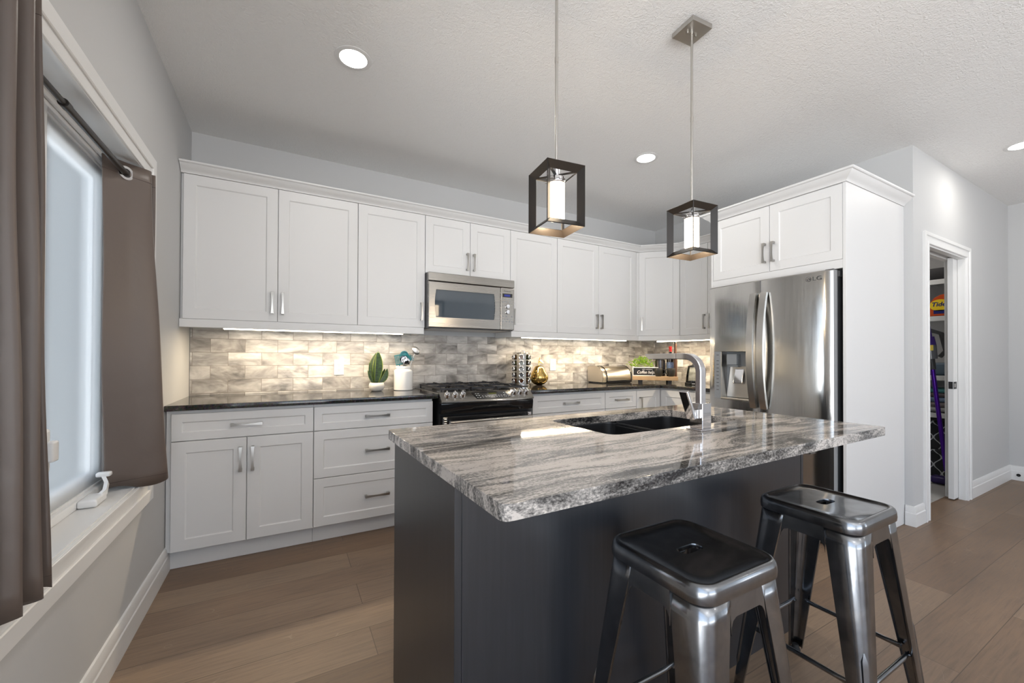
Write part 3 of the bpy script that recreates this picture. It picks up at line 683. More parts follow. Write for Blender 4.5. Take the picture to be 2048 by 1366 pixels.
# outside: lawn, neighbour's house
nh = thing('neighbour_house', 'red brick neighbouring house with white siding seen through the left window', 'house', (-5.6, 9, -0.35))
bm = NB(); wall_with_holes(bm, 'x', -6.0, -5.6, 2.0, 22.0, -1.5, 2.35, [(9.5, 11.0, 0.6, 1.4)]); obj('brick_wall', bm, BRICKR, nh)
bm = NB(); wall_with_holes(bm, 'x', -6.0, -5.62, 2.0, 22.0, 2.35, 4.6, []); obj('siding_wall', bm, SIDING, nh)
bm = NB(); box(bm, -5.9, -5.58, 9.5, 11.0, 0.6, 1.4); obj('window_pane', bm, GLASSBLUE, nh)
bm = NB(); b_ = [(-5.3, 4.55), (-9.5, 7.2), (-13.7, 4.55), (-13.7, 4.4), (-5.3, 4.4)]
prism(bm, [(x, z) for x, z in b_], -22.3, -1.7, M=Matrix(((1, 0, 0, 0), (0, 0, -1, 0), (0, 1, 0, 0), (0, 0, 0, 1)))); obj('roof', bm, ROOFMAT, nh)

# ------------------------------------------------------------------ curtains and rod
rod = thing('curtain_rod', 'black tension rod across the top of the left window recess', 'curtain rod', (-0.03, -1.04, 1.955))
bm = NB(); cyl(bm, (-0.03, WY0 + 0.002, 1.955), (-0.03, -1.68, 1.955), 0.0085); cyl(bm, (-0.03, WY0, 1.955), (-0.03, WY0 + 0.012, 1.955), 0.016); obj('inner_tube', bm, BLACKMET, rod)
bm = NB(); cyl(bm, (-0.03, -1.71, 1.955), (-0.03, -1.0375, 1.955), 0.0115); cyl(bm, (-0.03, -1.715, 1.955), (-0.03, -1.685, 1.955), 0.0135); cyl(bm, (-0.03, -1.05, 1.955), (-0.03, -1.036, 1.955), 0.017); obj('outer_tube', bm, BLACKMET, rod)
def curtain(name, label, plan_top, plan_bot, z_top, z_bot, grom, nseg=10):
    """plan polylines of the same length, smoothed; grom: list of (index parameter) where a ring sits"""
    def smoothline(P):
        out = []; n = len(P)
        for i in range(n - 1):
            p0 = Vector(P[max(i - 1, 0)]); p1 = Vector(P[i]); p2 = Vector(P[i + 1]); p3 = Vector(P[min(i + 2, n - 1)])
            for k in range(nseg):
                t = k / nseg; out.append(0.5 * ((2 * p1) + (p2 - p0) * t + (2 * p0 - 5 * p1 + 4 * p2 - p3) * t * t + (3 * p1 - p0 - 3 * p2 + p3) * t ** 3))
        out.append(Vector(P[-1])); return out
    A = smoothline(plan_top); B = smoothline(plan_bot); nz = 26
    root = thing(name, label, 'curtain', (A[0].x, A[0].y, z_bot)); root['group'] = 'taupe grommet curtains'
    del root['group']
    bm = NB(); g = []
    for j in range(nz + 1):
        v = j / nz; s = v ** 1.25
        row = []
        for i in range(len(A)):
            p = A[i].lerp(B[i], s); zb = z_bot + (0.012 * math.sin(i * 0.35)) * v
            wob = 0.004 * math.sin(v * 7 + i * 0.22) * math.sin(PI * v)
            row.append(bm.verts.new((p.x + wob, p.y + wob * .4, z_top + (zb - z_top) * v)))
        g.append(row)
    for a, d in zip(g, g[1:]):
        for i in range(len(a) - 1): bm.faces.new((a[i], a[i + 1], d[i + 1], d[i]))
    o = obj('fabric', bm, CURTAIN, root, smooth=180, recalc=False)
    md = o.modifiers.new('thick', 'SOLIDIFY'); md.thickness = 0.0016; md.offset = 0
    # stitched hems
    thread = mat('taupe thread', (0.07, 0.055, 0.05), 0.8)
    zf = 0.055 / (z_top - z_bot); bm = NB(); s = zf ** 1.25; pts = [(A[i].lerp(B[i], s).x, A[i].lerp(B[i], s).y, z_top + (z_bot - z_top) * zf) for i in range(len(A))]; tube(bm, pts, 0.0013, 6); obj('header_stitching', bm, thread, root)
    bm = NB(); s = 0.975 ** 1.25; pts = [(A[i].lerp(B[i], s).x, A[i].lerp(B[i], s).y, z_bot + 0.03 * (1)) for i in range(len(A))]; tube(bm, pts, 0.0012, 6)
    obj('hem_stitching', bm, thread, root)
    return root, A
cr, Ar = curtain('curtain', 'taupe grommet curtain panel gathered at the right end of the window', 
    [(-0.085, -1.225), (-0.03, -1.165), (0.040, -1.100), (-0.070, -1.072), (0.045, -1.060), (-0.05, -1.047)],
    [(-0.082, -1.175), (0.005, -1.135), (0.105, -1.080), (-0.050, -1.065), (0.060, -1.056), (-0.04, -1.047)], 2.0, 0.625, [])
def grommet(parent, p, n):
    M = facing(p, n); bm = NB(); K = 28
    sweep(bm, [M @ Vector((0.0235 * math.cos(2 * PI * i / K), 0.0235 * math.sin(2 * PI * i / K), 0)) for i in range(K)], rect(0.010, 0.005), closed=True, up=M.to_3x3() @ Vector((0, 0, 1)))
    obj('grommet', bm, CHROME, parent)
    bm = NB(); lathe(bm, [(0, 0), (0.0195, 0), (0.0195, 0.0006), (0, 0.0006)], M=M @ Matrix.Translation((0, 0, 0.0002))); obj('grommet_hole', bm, BLACKMATTE, parent)
grommet(cr, (-0.0275, -1.1655, 1.955), (0.74, -0.66, 0))
cl, Al = curtain('curtain', 'dark taupe grommet curtain panel hanging at the left end of the window nearest the camera',
    [(0.030, -2.005), (-0.055, -2.035), (0.045, -2.075), (-0.06, -2.11), (0.050, -2.16), (-0.06, -2.20), (0.045, -2.25), (-0.05, -2.29)],
    [(0.070, -2.030), (-0.05, -2.060), (0.082, -2.105), (-0.05, -2.14), (0.080, -2.185), (-0.05, -2.220), (0.060, -2.262), (-0.04, -2.29)], 2.085, 0.615, [])

# ------------------------------------------------------------------ base cabinets (back wall: a = x; right wall: a = -0.63 - y)
BK = Fr(0, 0, 1, 0); RW = Fr(XR, 0, 0, -1)
DPT = 0.611
def base_cab(name, label, fr, a0, a1, doors=(), drawers=(), cat='base cabinet', filler=0, ends=True, body=True):
    root = thing(name, label, cat, fr.P((a0 + a1) / 2, 0.3, 0), 0)
    bm = NB()
    fr.box(bm, a0 + .0005, a1 - .0005, 0.003, DPT - 0.001, 0.112, 0.8835); fr.box(bm, a0 + .0005, a1 - .0005, 0.01, 0.5613, 0.0015, 0.112)
    obj('cabinet_body', bm, CAB, root)
    for (b0, b1, z0, z1, side) in doors:
        bm = NB(); shaker(bm, fr, b0 + .0017, b1 - .0017, z0, z1, DPT); d = obj('door', bm, CAB, root, recalc=False)
        if side is not None: pull('handle', fr, (b1 - 0.030) if side == 'R' else (b0 + 0.030), z1 - 0.122, DPT + 0.019, 0.14, True, d)
    for (b0, b1, z0, z1) in drawers:
        bm = NB(); shaker(bm, fr, b0 + .0017, b1 - .0017, z0, z1, DPT, st=0.045 if z1 - z0 < .2 else 0.055); d = obj('drawer', bm, CAB, root, recalc=False)
        pull('handle', fr, (b0 + b1) / 2, (z0 + z1) / 2, DPT + 0.019, 0.155, False, d)
    return root
c1 = base_cab('base_cabinet', 'white base cabinet with one wide drawer over two doors beside the left wall', BK, 0.003, 0.7225,
    doors=[(0.025, 0.373, 0.115, 0.7125, 'R'), (0.373, 0.7225, 0.115, 0.7125, 'L')], drawers=[(0.025, 0.7225, 0.7165, 0.865)])
c2 = base_cab('base_cabinet', 'white base cabinet of three drawers left of the range', BK, 0.7228, 1.4905,
    drawers=[(0.7228, 1.4905, 0.7165, 0.865), (0.7228, 1.4905, 0.4185, 0.7125), (0.7228, 1.4905, 0.115, 0.4145)])
c3 = base_cab('base_cabinet', 'wide white drawer cabinet right of the range', BK, 2.329, 3.1048,
    drawers=[(2.329, 3.1048, 0.7165, 0.865), (2.329, 3.1048, 0.4185, 0.7125), (2.329, 3.1048, 0.115, 0.4145)])
c4 = base_cab('base_cabinet', 'narrow white drawer cabinet between the wide drawers and the corner cabinet', BK, 3.1052, 3.4935,
    doors=[(3.1052, 3.4935, 0.115, 0.7125, None)], drawers=[(3.1052, 3.4935, 0.7165, 0.865)])
# corner cabinet: L-shaped with a folding pair of doors
c5 = thing('corner_cabinet', 'white corner base cabinet with a folding pair of doors', 'corner cabinet', (4.1, -0.3, 0))
bm = NB(); box(bm, 3.4941, XR - .003, -0.61, -0.003, 0.112, 0.8835); box(bm, 3.8415, XR - .003, -0.9555, -0.61, 0.112, 0.8835); box(bm, 3.4941, XR - .01, -0.5613, -0.01, 0.0015, 0.112); box(bm, 3.89, XR - .01, -0.9555, -0.5613, 0.0015, 0.112); obj('cabinet_body', bm, CAB, c5)
bm = NB(); shaker(bm, BK, 3.4960, 3.8195, 0.115, 0.865, DPT - .0); d = obj('door', bm, CAB, c5, recalc=False); pull('handle', BK, 3.539, 0.735, DPT + .019, 0.14, True, d)
bm = NB(); shaker(bm, RW, 0.6320, 0.9540, 0.115, 0.865, DPT); obj('door', bm, CAB, c5, recalc=False)
c6 = base_cab('base_cabinet', 'white base cabinet between the corner cabinet and the refrigerator', RW, 0.9560, 1.3480,
    doors=[(0.9560, 1.3480, 0.115, 0.7125, 'L')], drawers=[(0.9560, 1.3480, 0.7165, 0.865)])

# black granite worktops
bm = NB(); prism(bm, [(0.001, -0.001), (0.001, -0.6530), (1.5215, -0.6530), (1.5215, -0.001)], 0.884, 0.915, bev=0.003)
tag(obj('countertop', bm, BLACKGRANITE), 'polished black granite worktop left of the range', 'countertop')
bm = NB(); prism(bm, [(2.2885, -0.001), (2.2885, -0.6530), (3.798, -0.6530), (3.798, -1.3500), (XR - .001, -1.3500), (XR - .001, -0.001)], 0.884, 0.915, bev=0.003)
tag(obj('countertop', bm, BLACKGRANITE), 'l shaped polished black granite worktop right of the range', 'countertop')

# backsplash
bm = NB(); box(bm, 0.003, XR - .008, -0.009, -0.0005, 0.9155, 1.3700); box(bm, 1.5160, 2.2920, -0.009, -0.0005, 0.80, 0.9155); struct('wall_backsplash_back', bm, TILE_X)
bm = NB(); box(bm, XR - .009, XR - .0005, -1.3500, -0.009, 0.9155, 1.3700); struct('wall_backsplash_right', bm, TILE_Y)

# ------------------------------------------------------------------ wall cabinets
UZ0, UZ1 = 1.412, 2.297; UD = 0.306
def upper(name, label, fr, a0, a1, doors, z0=UZ0, z1=UZ1, dep=UD, hz=None, cat='wall cabinet', d_in=0.001):
    root = thing(name, label, cat, fr.P((a0 + a1) / 2, 0.15, z0))
    bm = NB(); fr.box(bm, a0 + .0005, a1 - .0005, d_in, dep, z0, z1 + 0.002); obj('cabinet_body', bm, CAB, root)
    for (b0, b1, side) in doors:
        bm = NB(); shaker(bm, fr, b0 + .0016, b1 - .0016, z0, z1, dep + .001); d = obj('door', bm, CAB, root, recalc=False)
        h = z0 + 0.123 if hz is None else hz
        if side: pull('handle', fr, (b1 - 0.030) if side == 'R' else (b0 + 0.030), h, dep + 0.020, 0.142, True, d)
    return root
upper('wall_cabinet', 'white two door wall cabinet in the left corner', BK, 0.002, 1.0205, [(0.0140, 0.5170, 'R'), (0.5170, 1.0205, 'L')])
upper('wall_cabinet', 'white single door wall cabinet left of the microwave', BK, 1.0210, 1.5205, [(1.0210, 1.5205, 'R')])
upper('wall_cabinet', 'short white two door wall cabinet above the microwave', BK, 1.5215, 2.2855, [(1.5215, 1.9035, 'R'), (1.9035, 2.2855, 'L')], z0=1.846, hz=1.966)
upper('wall_cabinet', 'white single door wall cabinet right of the microwave', BK, 2.2860, 2.7855, [(2.2860, 2.7855, 'L')])
upper('wall_cabinet', 'white two door wall cabinet above the bread box', BK, 2.7860, 3.7940, [(2.7860, 3.2880, 'R'), (3.2880, 3.7940, 'L')])
# diagonal corner wall cabinet
CX0 = 3.8350; UDO = 0.326
XU = XR - UDO; YD = -(XR - CX0) + 0.0                      # right leg depth equals left leg
DG = Fr(CX0, -UDO, 1, -1); DL = math.hypot(XU - CX0, (XR - CX0) - UDO)
dcab = thing('diagonal_wall_cabinet', 'white diagonal corner wall cabinet with one door', 'wall cabinet', (4.2, -0.2, UZ0))
yd2 = -(UDO + (XU - CX0))
bm = NB(); prism(bm, [(3.7945, -0.001), (3.7945, -UDO + .020), (CX0 - .004, -UDO + .020), (XU + .020, yd2 + 0.004), (XR - .001, yd2 + .004), (XR - .001, -0.001)], UZ0, UZ1 + .002); obj('cabinet_body', bm, CAB, dcab)
DGL = math.hypot(XU - CX0, XU - CX0)
bm = NB(); shaker(bm, DG, 0.004, DGL - 0.004, UZ0, UZ1, -0.019); dd = obj('door', bm, CAB, dcab, recalc=False); pull('handle', DG, 0.034, UZ0 + .123, 0.0, 0.142, True, dd)
upper('wall_cabinet', 'white single door wall cabinet between the diagonal corner and the refrigerator', RW, -yd2 - 0.003, 1.3480, [(-yd2 - 0.003, -yd2 + 0.316, 'R'), (-yd2 + 0.316, 1.3480, 'L')])

# crown moulding swept round the wall cabinets
def crown(name, label, pts, z0, hgt=0.058, proj=0.062, dirs=None):
    """pts: plan polyline of the cabinet face; outward side is to the right of travel"""
    prof = [(-0.012, 0.0), (0.004, 0.0), (0.006, 0.006), (0.012, 0.014), (0.020, 0.020), (0.033, 0.028), (0.045, 0.040), (0.050, 0.047), (0.058, 0.048), (0.062, 0.052), (0.062, 0.060), (-0.012, 0.060)]
    P = [Vector((*p, 0)) for p in pts]; N = []
    for i in range(len(P)):
        ds = []
        if i > 0: ds.append((P[i] - P[i - 1]).normalized())
        if i < len(P) - 1: ds.append((P[i + 1] - P[i]).normalized())
        ns = [Vector((d.y, -d.x, 0)) for d in ds]; m_ = sum(ns, Vector()) / len(ns); N.append(m_ / m_.dot(ns[0]) if m_.dot(ns[0]) > 1e-6 else m_)
    bm = NB(); rs = [[bm.verts.new(p + n * (d * proj / 0.062) + Vector((0, 0, z0 + z * hgt / 0.06))) for d, z in prof] for p, n in zip(P, N)]; k = len(prof)
    for a, b in zip(rs, rs[1:]):
        for i in range(k): bm.faces.new((a[i], a[(i + 1) % k], b[(i + 1) % k], b[i]))
    bm.faces.new(rs[0][::-1]); bm.faces.new(rs[-1])
    return tag(obj(name, bm, CAB, smooth=30), label, 'crown moulding')
crown('crown_moulding', 'white crown moulding running along the tops of the back wall cabinets and round the corner', [(0.003, -UDO + .002), (CX0, -UDO + .002), (XU + .002, yd2 + 0.001), (XU + 0.002, -1.345)], UZ1 + .0025)
# light rails below the cabinets
def rail(name, label, pts):
    bm = NB(); P = [Vector((*p, 0)) for p in pts]; N = []
    for i in range(len(P)):
        ds = []
        if i > 0: ds.append((P[i] - P[i - 1]).normalized())
        if i < len(P) - 1: ds.append((P[i + 1] - P[i]).normalized())
        ns = [Vector((d.y, -d.x, 0)) for d in ds]; m_ = sum(ns, Vector()) / len(ns); N.append(m_ / m_.dot(ns[0]))
    prof = [(-0.021, 1.3595), (-0.002, 1.3595), (0.0, 1.3615), (0.0, 1.4105), (-0.021, 1.4105)]
    rs = [[bm.verts.new(p + n * d + Vector((0, 0, z))) for d, z in prof] for p, n in zip(P, N)]; k = len(prof)
    for a, b in zip(rs, rs[1:]):
        for i in range(k): bm.faces.new((a[i], a[(i + 1) % k], b[(i + 1) % k], b[i]))
    bm.faces.new(rs[0][::-1]); bm.faces.new(rs[-1])
    return tag(obj(name, bm, CAB, smooth=30), label, 'light rail')
rail('light_rail', 'white light rail under the wall cabinets left of the microwave', [(0.002, -0.328), (1.5125, -0.328), (1.5125, -0.012)])
rail('light_rail', 'white light rail under the wall cabinets from the microwave round to the refrigerator', [(2.2950, -0.012), (2.2950, -0.328), (CX0 + .002, -0.328), (XU - .001, yd2), (XU - .001, -1.3475)])
def strip(label, fr, a0, a1, d):
    r = thing('undercabinet_light', label, 'under-cabinet light', fr.P((a0 + a1) / 2, d, 1.39))
    bm = NB(); fr.box(bm, a0, a1, d - .020, d + .018, 1.3640, 1.4110, .002); obj('housing', bm, WHITEPLASTIC, r)
    bm = NB(); fr.box(bm, a0 + .01, a1 - .01, d - .015, d + .017, 1.3535, 1.3638, .003); obj('diffuser', bm, STRIPGLOW, r)
    p = fr.P((a0 + a1) / 2, d - .005, 1.351); l = bpy.data.lights.new('strip_lamp', 'AREA'); l.shape = 'RECTANGLE'; l.size = a1 - a0 - .02; l.size_y = 0.02; l.energy = 7.0 * (a1 - a0); l.color = (1.0, 0.80, 0.54)
    o = bpy.data.objects.new('strip_lamp', l); COL.objects.link(o); o.parent = r; o.location = p - Vector(WM[r.name].translation)
    o.rotation_euler = (0, 0, math.atan2(fr.u.y, fr.u.x))
strip('lit warm strip light under the wall cabinets left of the microwave', BK, 0.208, 1.367, 0.283)
strip('lit warm strip light under the wall cabinets above the bread box', BK, 2.42, 3.70, 0.283)
strip('lit warm strip light under the wall cabinet beside the refrigerator', RW, 0.28, 1.335, 0.283)

# refrigerator surround: side panels and the cabinet over it
FXP = 3.580
YP = -2.262
bm = NB(); box(bm, FXP, XR - .001, YP, YP + 0.0175, 0.0015, 2.2750, 0.001); tag(obj('side_panel', bm, CAB), 'tall white side panel enclosing the refrigerator on the pantry side', 'side panel')
bm = NB(); box(bm, FXP, XR - .0012, -1.3670, -1.3510, 0.0015, 2.2750, 0.001); tag(obj('side_panel', bm, CAB), 'tall white side panel between the corner run and the refrigerator', 'side panel')
FC = Fr(XR, 0, 0, -1)
fcd = XR - FXP
fcab = thing('refrigerator_cabinet', 'white two door cabinet above the refrigerator', 'wall cabinet', (4.0, -1.8, 1.74))
bm = NB(); FC.box(bm, 1.3675, 2.2440, 0.001, fcd - .021, 1.7450, 2.2755); FC.box(bm, 1.3675, 2.2440, fcd - .03, fcd - .001, 1.7450, 1.7990); obj('cabinet_body', bm, CAB, fcab)
for b0, b1, s in ((1.3675, 1.8055, 'R'), (1.8055, 2.2440, 'L')):
    bm = NB(); shaker(bm, FC, b0 + .0016, b1 - .0016, 1.8010, 2.2720, fcd - .020); d = obj('door', bm, CAB, fcab, recalc=False)
    pull('handle', FC, (b1 - .03) if s == 'R' else (b0 + .03), 1.935, fcd - .001, 0.142, True, d)
crown('crown_moulding', 'white crown moulding on the refrigerator cabinet, returning along its side', [(XU - .07, -1.3505), (FXP - 0.001, -1.3505), (FXP - 0.001, YP - 0.001), (XR - .002, YP - .001)], 2.2760, hgt=0.066, proj=0.060)

# ------------------------------------------------------------------ range
rg = thing('gas_range', 'stainless slide-in gas range with black oven door between the base cabinets', 'range', (1.905, -0.35, 0))
RX0, RX1 = 1.5265, 2.2835; RC = (RX0 + RX1) / 2; RH = (RX1 - RX0) / 2
bm = NB(); box(bm, RX0 + .004, RX1 - .004, -0.642, -0.012, 0.02, 0.903); obj('oven_body', bm, BLACKMATTE, rg)
bm = NB(); box(bm, RX0, RX1, -0.655, -0.0105, 0.903, 0.9195, 0.003); obj('cooktop', bm, STEEL, rg)
bm = NB(); box(bm, RX0 + .022, RX1 - .022, -0.625, -0.04, 0.9196, 0.9215, 0.001); obj('cooktop_glass', bm, BLACKGLOSS, rg)
bm = NB(); N_ = 16; rs = []
for i in range(N_ + 1):
    x = RX0 - .001 + (RX1 - RX0 + .002) * i / N_; bu = 0.048 * (1 - ((x - RC) / RH) ** 2)
    pr = [(-0.640, 0.9275), (-0.655, 0.9275), (-0.712 - bu, 0.874), (-0.7185 - bu, 0.866), (-0.7185 - bu, 0.859), (-0.709 - bu, 0.852), (-0.640, 0.852)]
    rs.append([bm.verts.new((x, y, z)) for y, z in pr])
for a, b in zip(rs, rs[1:]):
    for i in range(7): bm.faces.new((a[i], a[(i + 1) % 7], b[(i + 1) % 7], b[i]))
bm.faces.new(rs[0][::-1]); bm.faces.new(rs[-1]); obj('control_panel', bm, STEEL, rg, smooth=30)
bm = NB(); rs = []
for i in range(N_ + 1):
    x = RX0 + (RX1 - RX0) * i / N_; bu = 0.046 * (1 - ((x - RC) / RH) ** 2)
    pr = [(-0.640, 0.8515), (-0.709 - bu, 0.8515), (-0.712 - bu * .92, 0.835), (-0.708 - bu * .45, 0.800), (-0.700 - bu * .3, 0.778), (-0.640, 0.778)]
    rs.append([bm.verts.new((x, y, z)) for y, z in pr])
for a, b in zip(rs, rs[1:]):
    for i in range(6): bm.faces.new((a[i], a[(i + 1) % 6], b[(i + 1) % 6], b[i]))
bm.faces.new(rs[0][::-1]); bm.faces.new(rs[-1]); obj('fascia', bm, BLACKGLOSS, rg, smooth=30)
def panel_pt(x, t):
    bu = 0.048 * (1 - ((x - RC) / RH) ** 2); y0, z0, y1, z1 = -0.655, 0.9275, -0.712 - bu, 0.874
    return Vector((x, y0 + (y1 - y0) * t, z0 + (z1 - z0) * t)), Vector((0, -(z0 - z1), -(y1 - y0) * 1.0)).normalized()
for x in (1.572, 1.630, 1.688, 2.112, 2.170, 2.226):
    p, n = panel_pt(x, 0.52); n = Vector((0, -(0.9275 - 0.874), (0.712 - 0.655 + .02))).normalized(); M = facing(p, n)
    bm = NB(); lathe(bm, [(0.0215, 0), (0.0215, 0.006), (0.0195, 0.009), (0.0185, 0.026), (0.016, 0.030), (0, 0.030)], M=M, n=28)
    box(bm, -0.0045, 0.0045, -0.019, 0.019, 0.024, 0.040, 0.002, M=M); obj('knob', bm, CHROME, rg)
# touch panel following the bowed face
bm = NB(); rs = []
for i in range(9):
    row = []
    for t in (0.16, 0.90):
        x = (1.765 + (2.045 - 1.765) * i / 8) + (0.018 if t > .5 else 0) * (1 if i < 4 else (0 if i == 4 else 1)) ; p, n = panel_pt(x, t); row.append(p + Vector((0, -.0012, .0014)))
    rs.append(row)
low = [[bm.verts.new(p) for p in r] for r in rs]
for a, b in zip(low, low[1:]): bm.faces.new((a[0], a[1], b[1], b[0]))
tp = obj('touch_panel', bm, BLACKGLOSS, rg, recalc=False)
bm = NB()
for i in range(9):
    for t in (0.62, 0.76):
        p, n = panel_pt(1.84 + 0.022 * i, t); nn = Vector((0, -.6, .8)); box(bm, -.005, .005, -.0022, .0022, 0, .0004, M=facing(p + nn * .0022, nn))
for x in (1.795, 1.815, 2.03, 2.05):
    for t in (0.35, 0.55, 0.78):
        p, n = panel_pt(x, t); nn = Vector((0, -.6, .8)); box(bm, -.006, .006, -.0025, .0025, 0, .0004, M=facing(p + nn * .0022, nn))
obj('key_legend', bm, LIGHTGREY, tp)
bm = NB(); p, n = panel_pt(1.93, 0.38); nn = Vector((0, -.6, .8)); box(bm, -.03, .03, -.006, .006, 0, .0004, M=facing(p + nn * .0026, nn)); obj('clock_display', bm, LCDG, tp)
bm = NB(); box(bm, RX0 + .014, RX1 - .014, -0.700, -0.643, 0.17, 0.757, 0.004); dr = obj('oven_door', bm, BLACKGLOSS, rg)
bm = NB(); cyl(bm, (1.572, -0.762, 0.722), (2.240, -0.762, 0.722), 0.0155, 24); cyl(bm, (1.570, -0.762, 0.722), (1.5725, -0.762, 0.722), 0.0165, 24); cyl(bm, (2.2395, -0.762, 0.722), (2.242, -0.762, 0.722), 0.0165, 24)
for x in (1.60, 2.21): box(bm, x - .012, x + .012, -0.762, -0.699, 0.712, 0.732, 0.004)
obj('door_handle', bm, STEEL, dr)
for x in (RX0 + .014, RX1 - .046):
    bm = NB(); box(bm, x, x + .032, -0.7065, -0.699, 0.62, 0.752, .002)
    for k in range(8): box(bm, x + .006, x + .026, -0.7125, -0.7065, 0.630 + k * .015, 0.637 + k * .015, .001)
    obj('side_vent', bm, CHROME, dr)
bm = NB(); box(bm, RX0 + .014, RX1 - .014, -0.695, -0.643, 0.035, 0.165, 0.004); obj('warming_drawer', bm, STEEL, rg)
# burners and cast iron grates
for (x, y, r) in ((1.665, -0.50, .045), (1.665, -0.19, .036), (1.905, -0.345, .052), (2.145, -0.50, .040), (2.145, -0.19, .045)):
    bm = NB(); lathe(bm, [(r, 0), (r, .008), (r * .8, .012), (r * .8, .018), (r * .74, .022), (0, .023)], c=(x, y, .9216), n=28); obj('burner', bm, BLACKMATTE, rg)
for gi, (g0, g1) in enumerate(((RX0 + .026, RX0 + .270), (RX0 + .274, RX1 - .274), (RX1 - .270, RX1 - .026))):
    bm = NB(); za, zb = .948, .962; y0, y1 = -0.615, -0.055
    sweep(bm, [(g0 + .008, y0 + .02, za), (g0 + .008, y1 - .02, za), (g0 + .03, y1, za), (g1 - .03, y1, za), (g1 - .008, y1 - .02, za), (g1 - .008, y0 + .02, za), (g1 - .03, y0, za), (g0 + .03, y0, za)], rect(.011, .013), closed=True)
    xc = (g0 + g1) / 2
    box(bm, g0 + .008, g1 - .008, -0.341, -0.329, za - .006, za + .008, .002)
    for yc_ in (-0.475, -0.195):
        for dx, dy in ((1, 0), (-1, 0), (0, 1), (0, -1)):
            ex = (g1 - g0) / 2 - .01 if dx else .134
            a = Vector((xc + dx * ex, yc_ + dy * ex, za + .002)); b = Vector((xc + dx * .030, yc_ + dy * .030, za + .010))
            sweep(bm, [a, a.lerp(b, .3) + Vector((0, 0, .007)), b], rect(.009, .014))
    for fx in (g0 + .012, g1 - .012):
        for fy in (y0 + .02, y1 - .02): cyl(bm, (fx, fy, .9216), (fx, fy, za), .006, 8)
    obj('grate', bm, CASTIRON, rg)

# ------------------------------------------------------------------ microwave
mw = thing('microwave', 'stainless over-range microwave under the short wall cabinet', 'microwave', (1.905, -0.2, 1.40))
MX0, MX1, MZ0, MZ1 = 1.5235, 2.2835, 1.4130, 1.8440
bm = NB(); box(bm, MX0, MX1, -0.372, -0.0100, MZ0 - .006, MZ1 - .004); obj('microwave_body', bm, DARKGREY, mw)
bm = NB(); box(bm, MX0, MX1, -0.402, -0.3725, 1.7735, MZ1 - .004, .004); obj('vent_band', bm, STEEL, mw)
VX = 2.150
bm = NB(); b0, b1, z0, z1 = MX0 + .002, VX - .001, MZ0, 1.7690     # door: frame with bowed window
wx0, wx1, wz0, wz1 = 1.585, 2.088, 1.492, 1.708; K = 8
outer = []; inner = []
def side_pts(x, za, zb, bow, n): return [(x + bow * math.sin(PI * i / n), za + (zb - za) * i / n) for i in range(n + 1)]
inn = [(wx0, wz0)] + [(wx0 + (wx1 - wx0) * i / K, wz0) for i in range(1, K)] + side_pts(wx1, wz0, wz1, .010, K) + [(wx1 + (wx0 - wx1) * i / K, wz1) for i in range(1, K)] + side_pts(wx0, wz1, wz0, -.010, K)[:-1]
out = [(b0, z0)] + [(b0 + (b1 - b0) * i / K, z0) for i in range(1, K)] + side_pts(b1, z0, z1, 0, K) + [(b1 + (b0 - b1) * i / K, z1) for i in range(1, K)] + side_pts(b0, z1, z0, 0, K)[:-1]
R0_ = [bm.verts.new((x, -0.3728, z)) for x, z in out]; R1_ = [bm.verts.new((x, -0.400, z)) for x, z in out]
out2 = [(x + (.004 if x < b0 + .001 else (-.004 if x > b1 - .001 else 0)), z + (.004 if z < z0 + .001 else (-.004 if z > z1 - .001 else 0))) for x, z in out]
R2_ = [bm.verts.new((x, -0.4035, z)) for x, z in out2]; R3_ = [bm.verts.new((x, -0.4035, z)) for x, z in inn]; R4_ = [bm.verts.new((x, -0.396, z)) for x, z in inn]
n_ = len(out)
for a, b in ((R0_, R1_), (R1_, R2_), (R2_, R3_), (R3_, R4_)):
    for i in range(n_): bm.faces.new((a[i], a[(i + 1) % n_], b[(i + 1) % n_], b[i]))
bm.faces.new(R0_[::-1]); md_ = obj('microwave_door', bm, STEEL, mw)
bm = NB(); bm.faces.new([bm.verts.new((x, -0.3962, z)) for x, z in inn]); obj('door_window', bm, GLASSBLUE, md_)
bm = NB(); box(bm, VX + .001, MX1 - .002, -0.4035, -0.3725, MZ0, 1.7690, .004); cp = obj('control_panel', bm, STEEL, mw)
bm = NB(); box(bm, 2.168, 2.262, -0.4045, -0.4035, 1.690, 1.722, .0004); box(bm, 2.184, 2.24, -0.4049, -0.4045, 1.697, 1.714, 0, mi=1); o_ = obj('display', bm, [BLACKGLOSS, LCD], cp)
for z in (1.613, 1.566):
    bm = NB(); lathe(bm, [(.018, 0), (.018, .010), (.016, .014), (0, .0145)], M=facing((2.215, -.4035, z), (0, -1, 0)), n=28); obj('dial', bm, CHROME, cp)
for (z, xs) in ((1.674, (2.175, 2.205, 2.235)), (1.650, (2.175, 2.205, 2.235)), (1.528, (2.175, 2.205, 2.258)), (1.504, (2.19, 2.215, 2.24)), (1.484, (2.175, 2.205, 2.235, 2.258))):
    for x in xs: bm = NB(); box(bm, x - .006, x + .006, -.4042, -.4035, z - .004, z + .004, .0003); obj('button', bm, GREYPLASTIC, cp)
text('brand_name', 'Panasonic', .017, facing((2.215, -.4037, 1.742), (0, -1, 0)), DARKGREY, cp, sx=1.05)
bm = NB(); box(bm, 1.56, 2.25, -.36, -.05, MZ0 - .0085, MZ0 - .006, .001); obj('grease_filter', bm, NICKEL, mw)

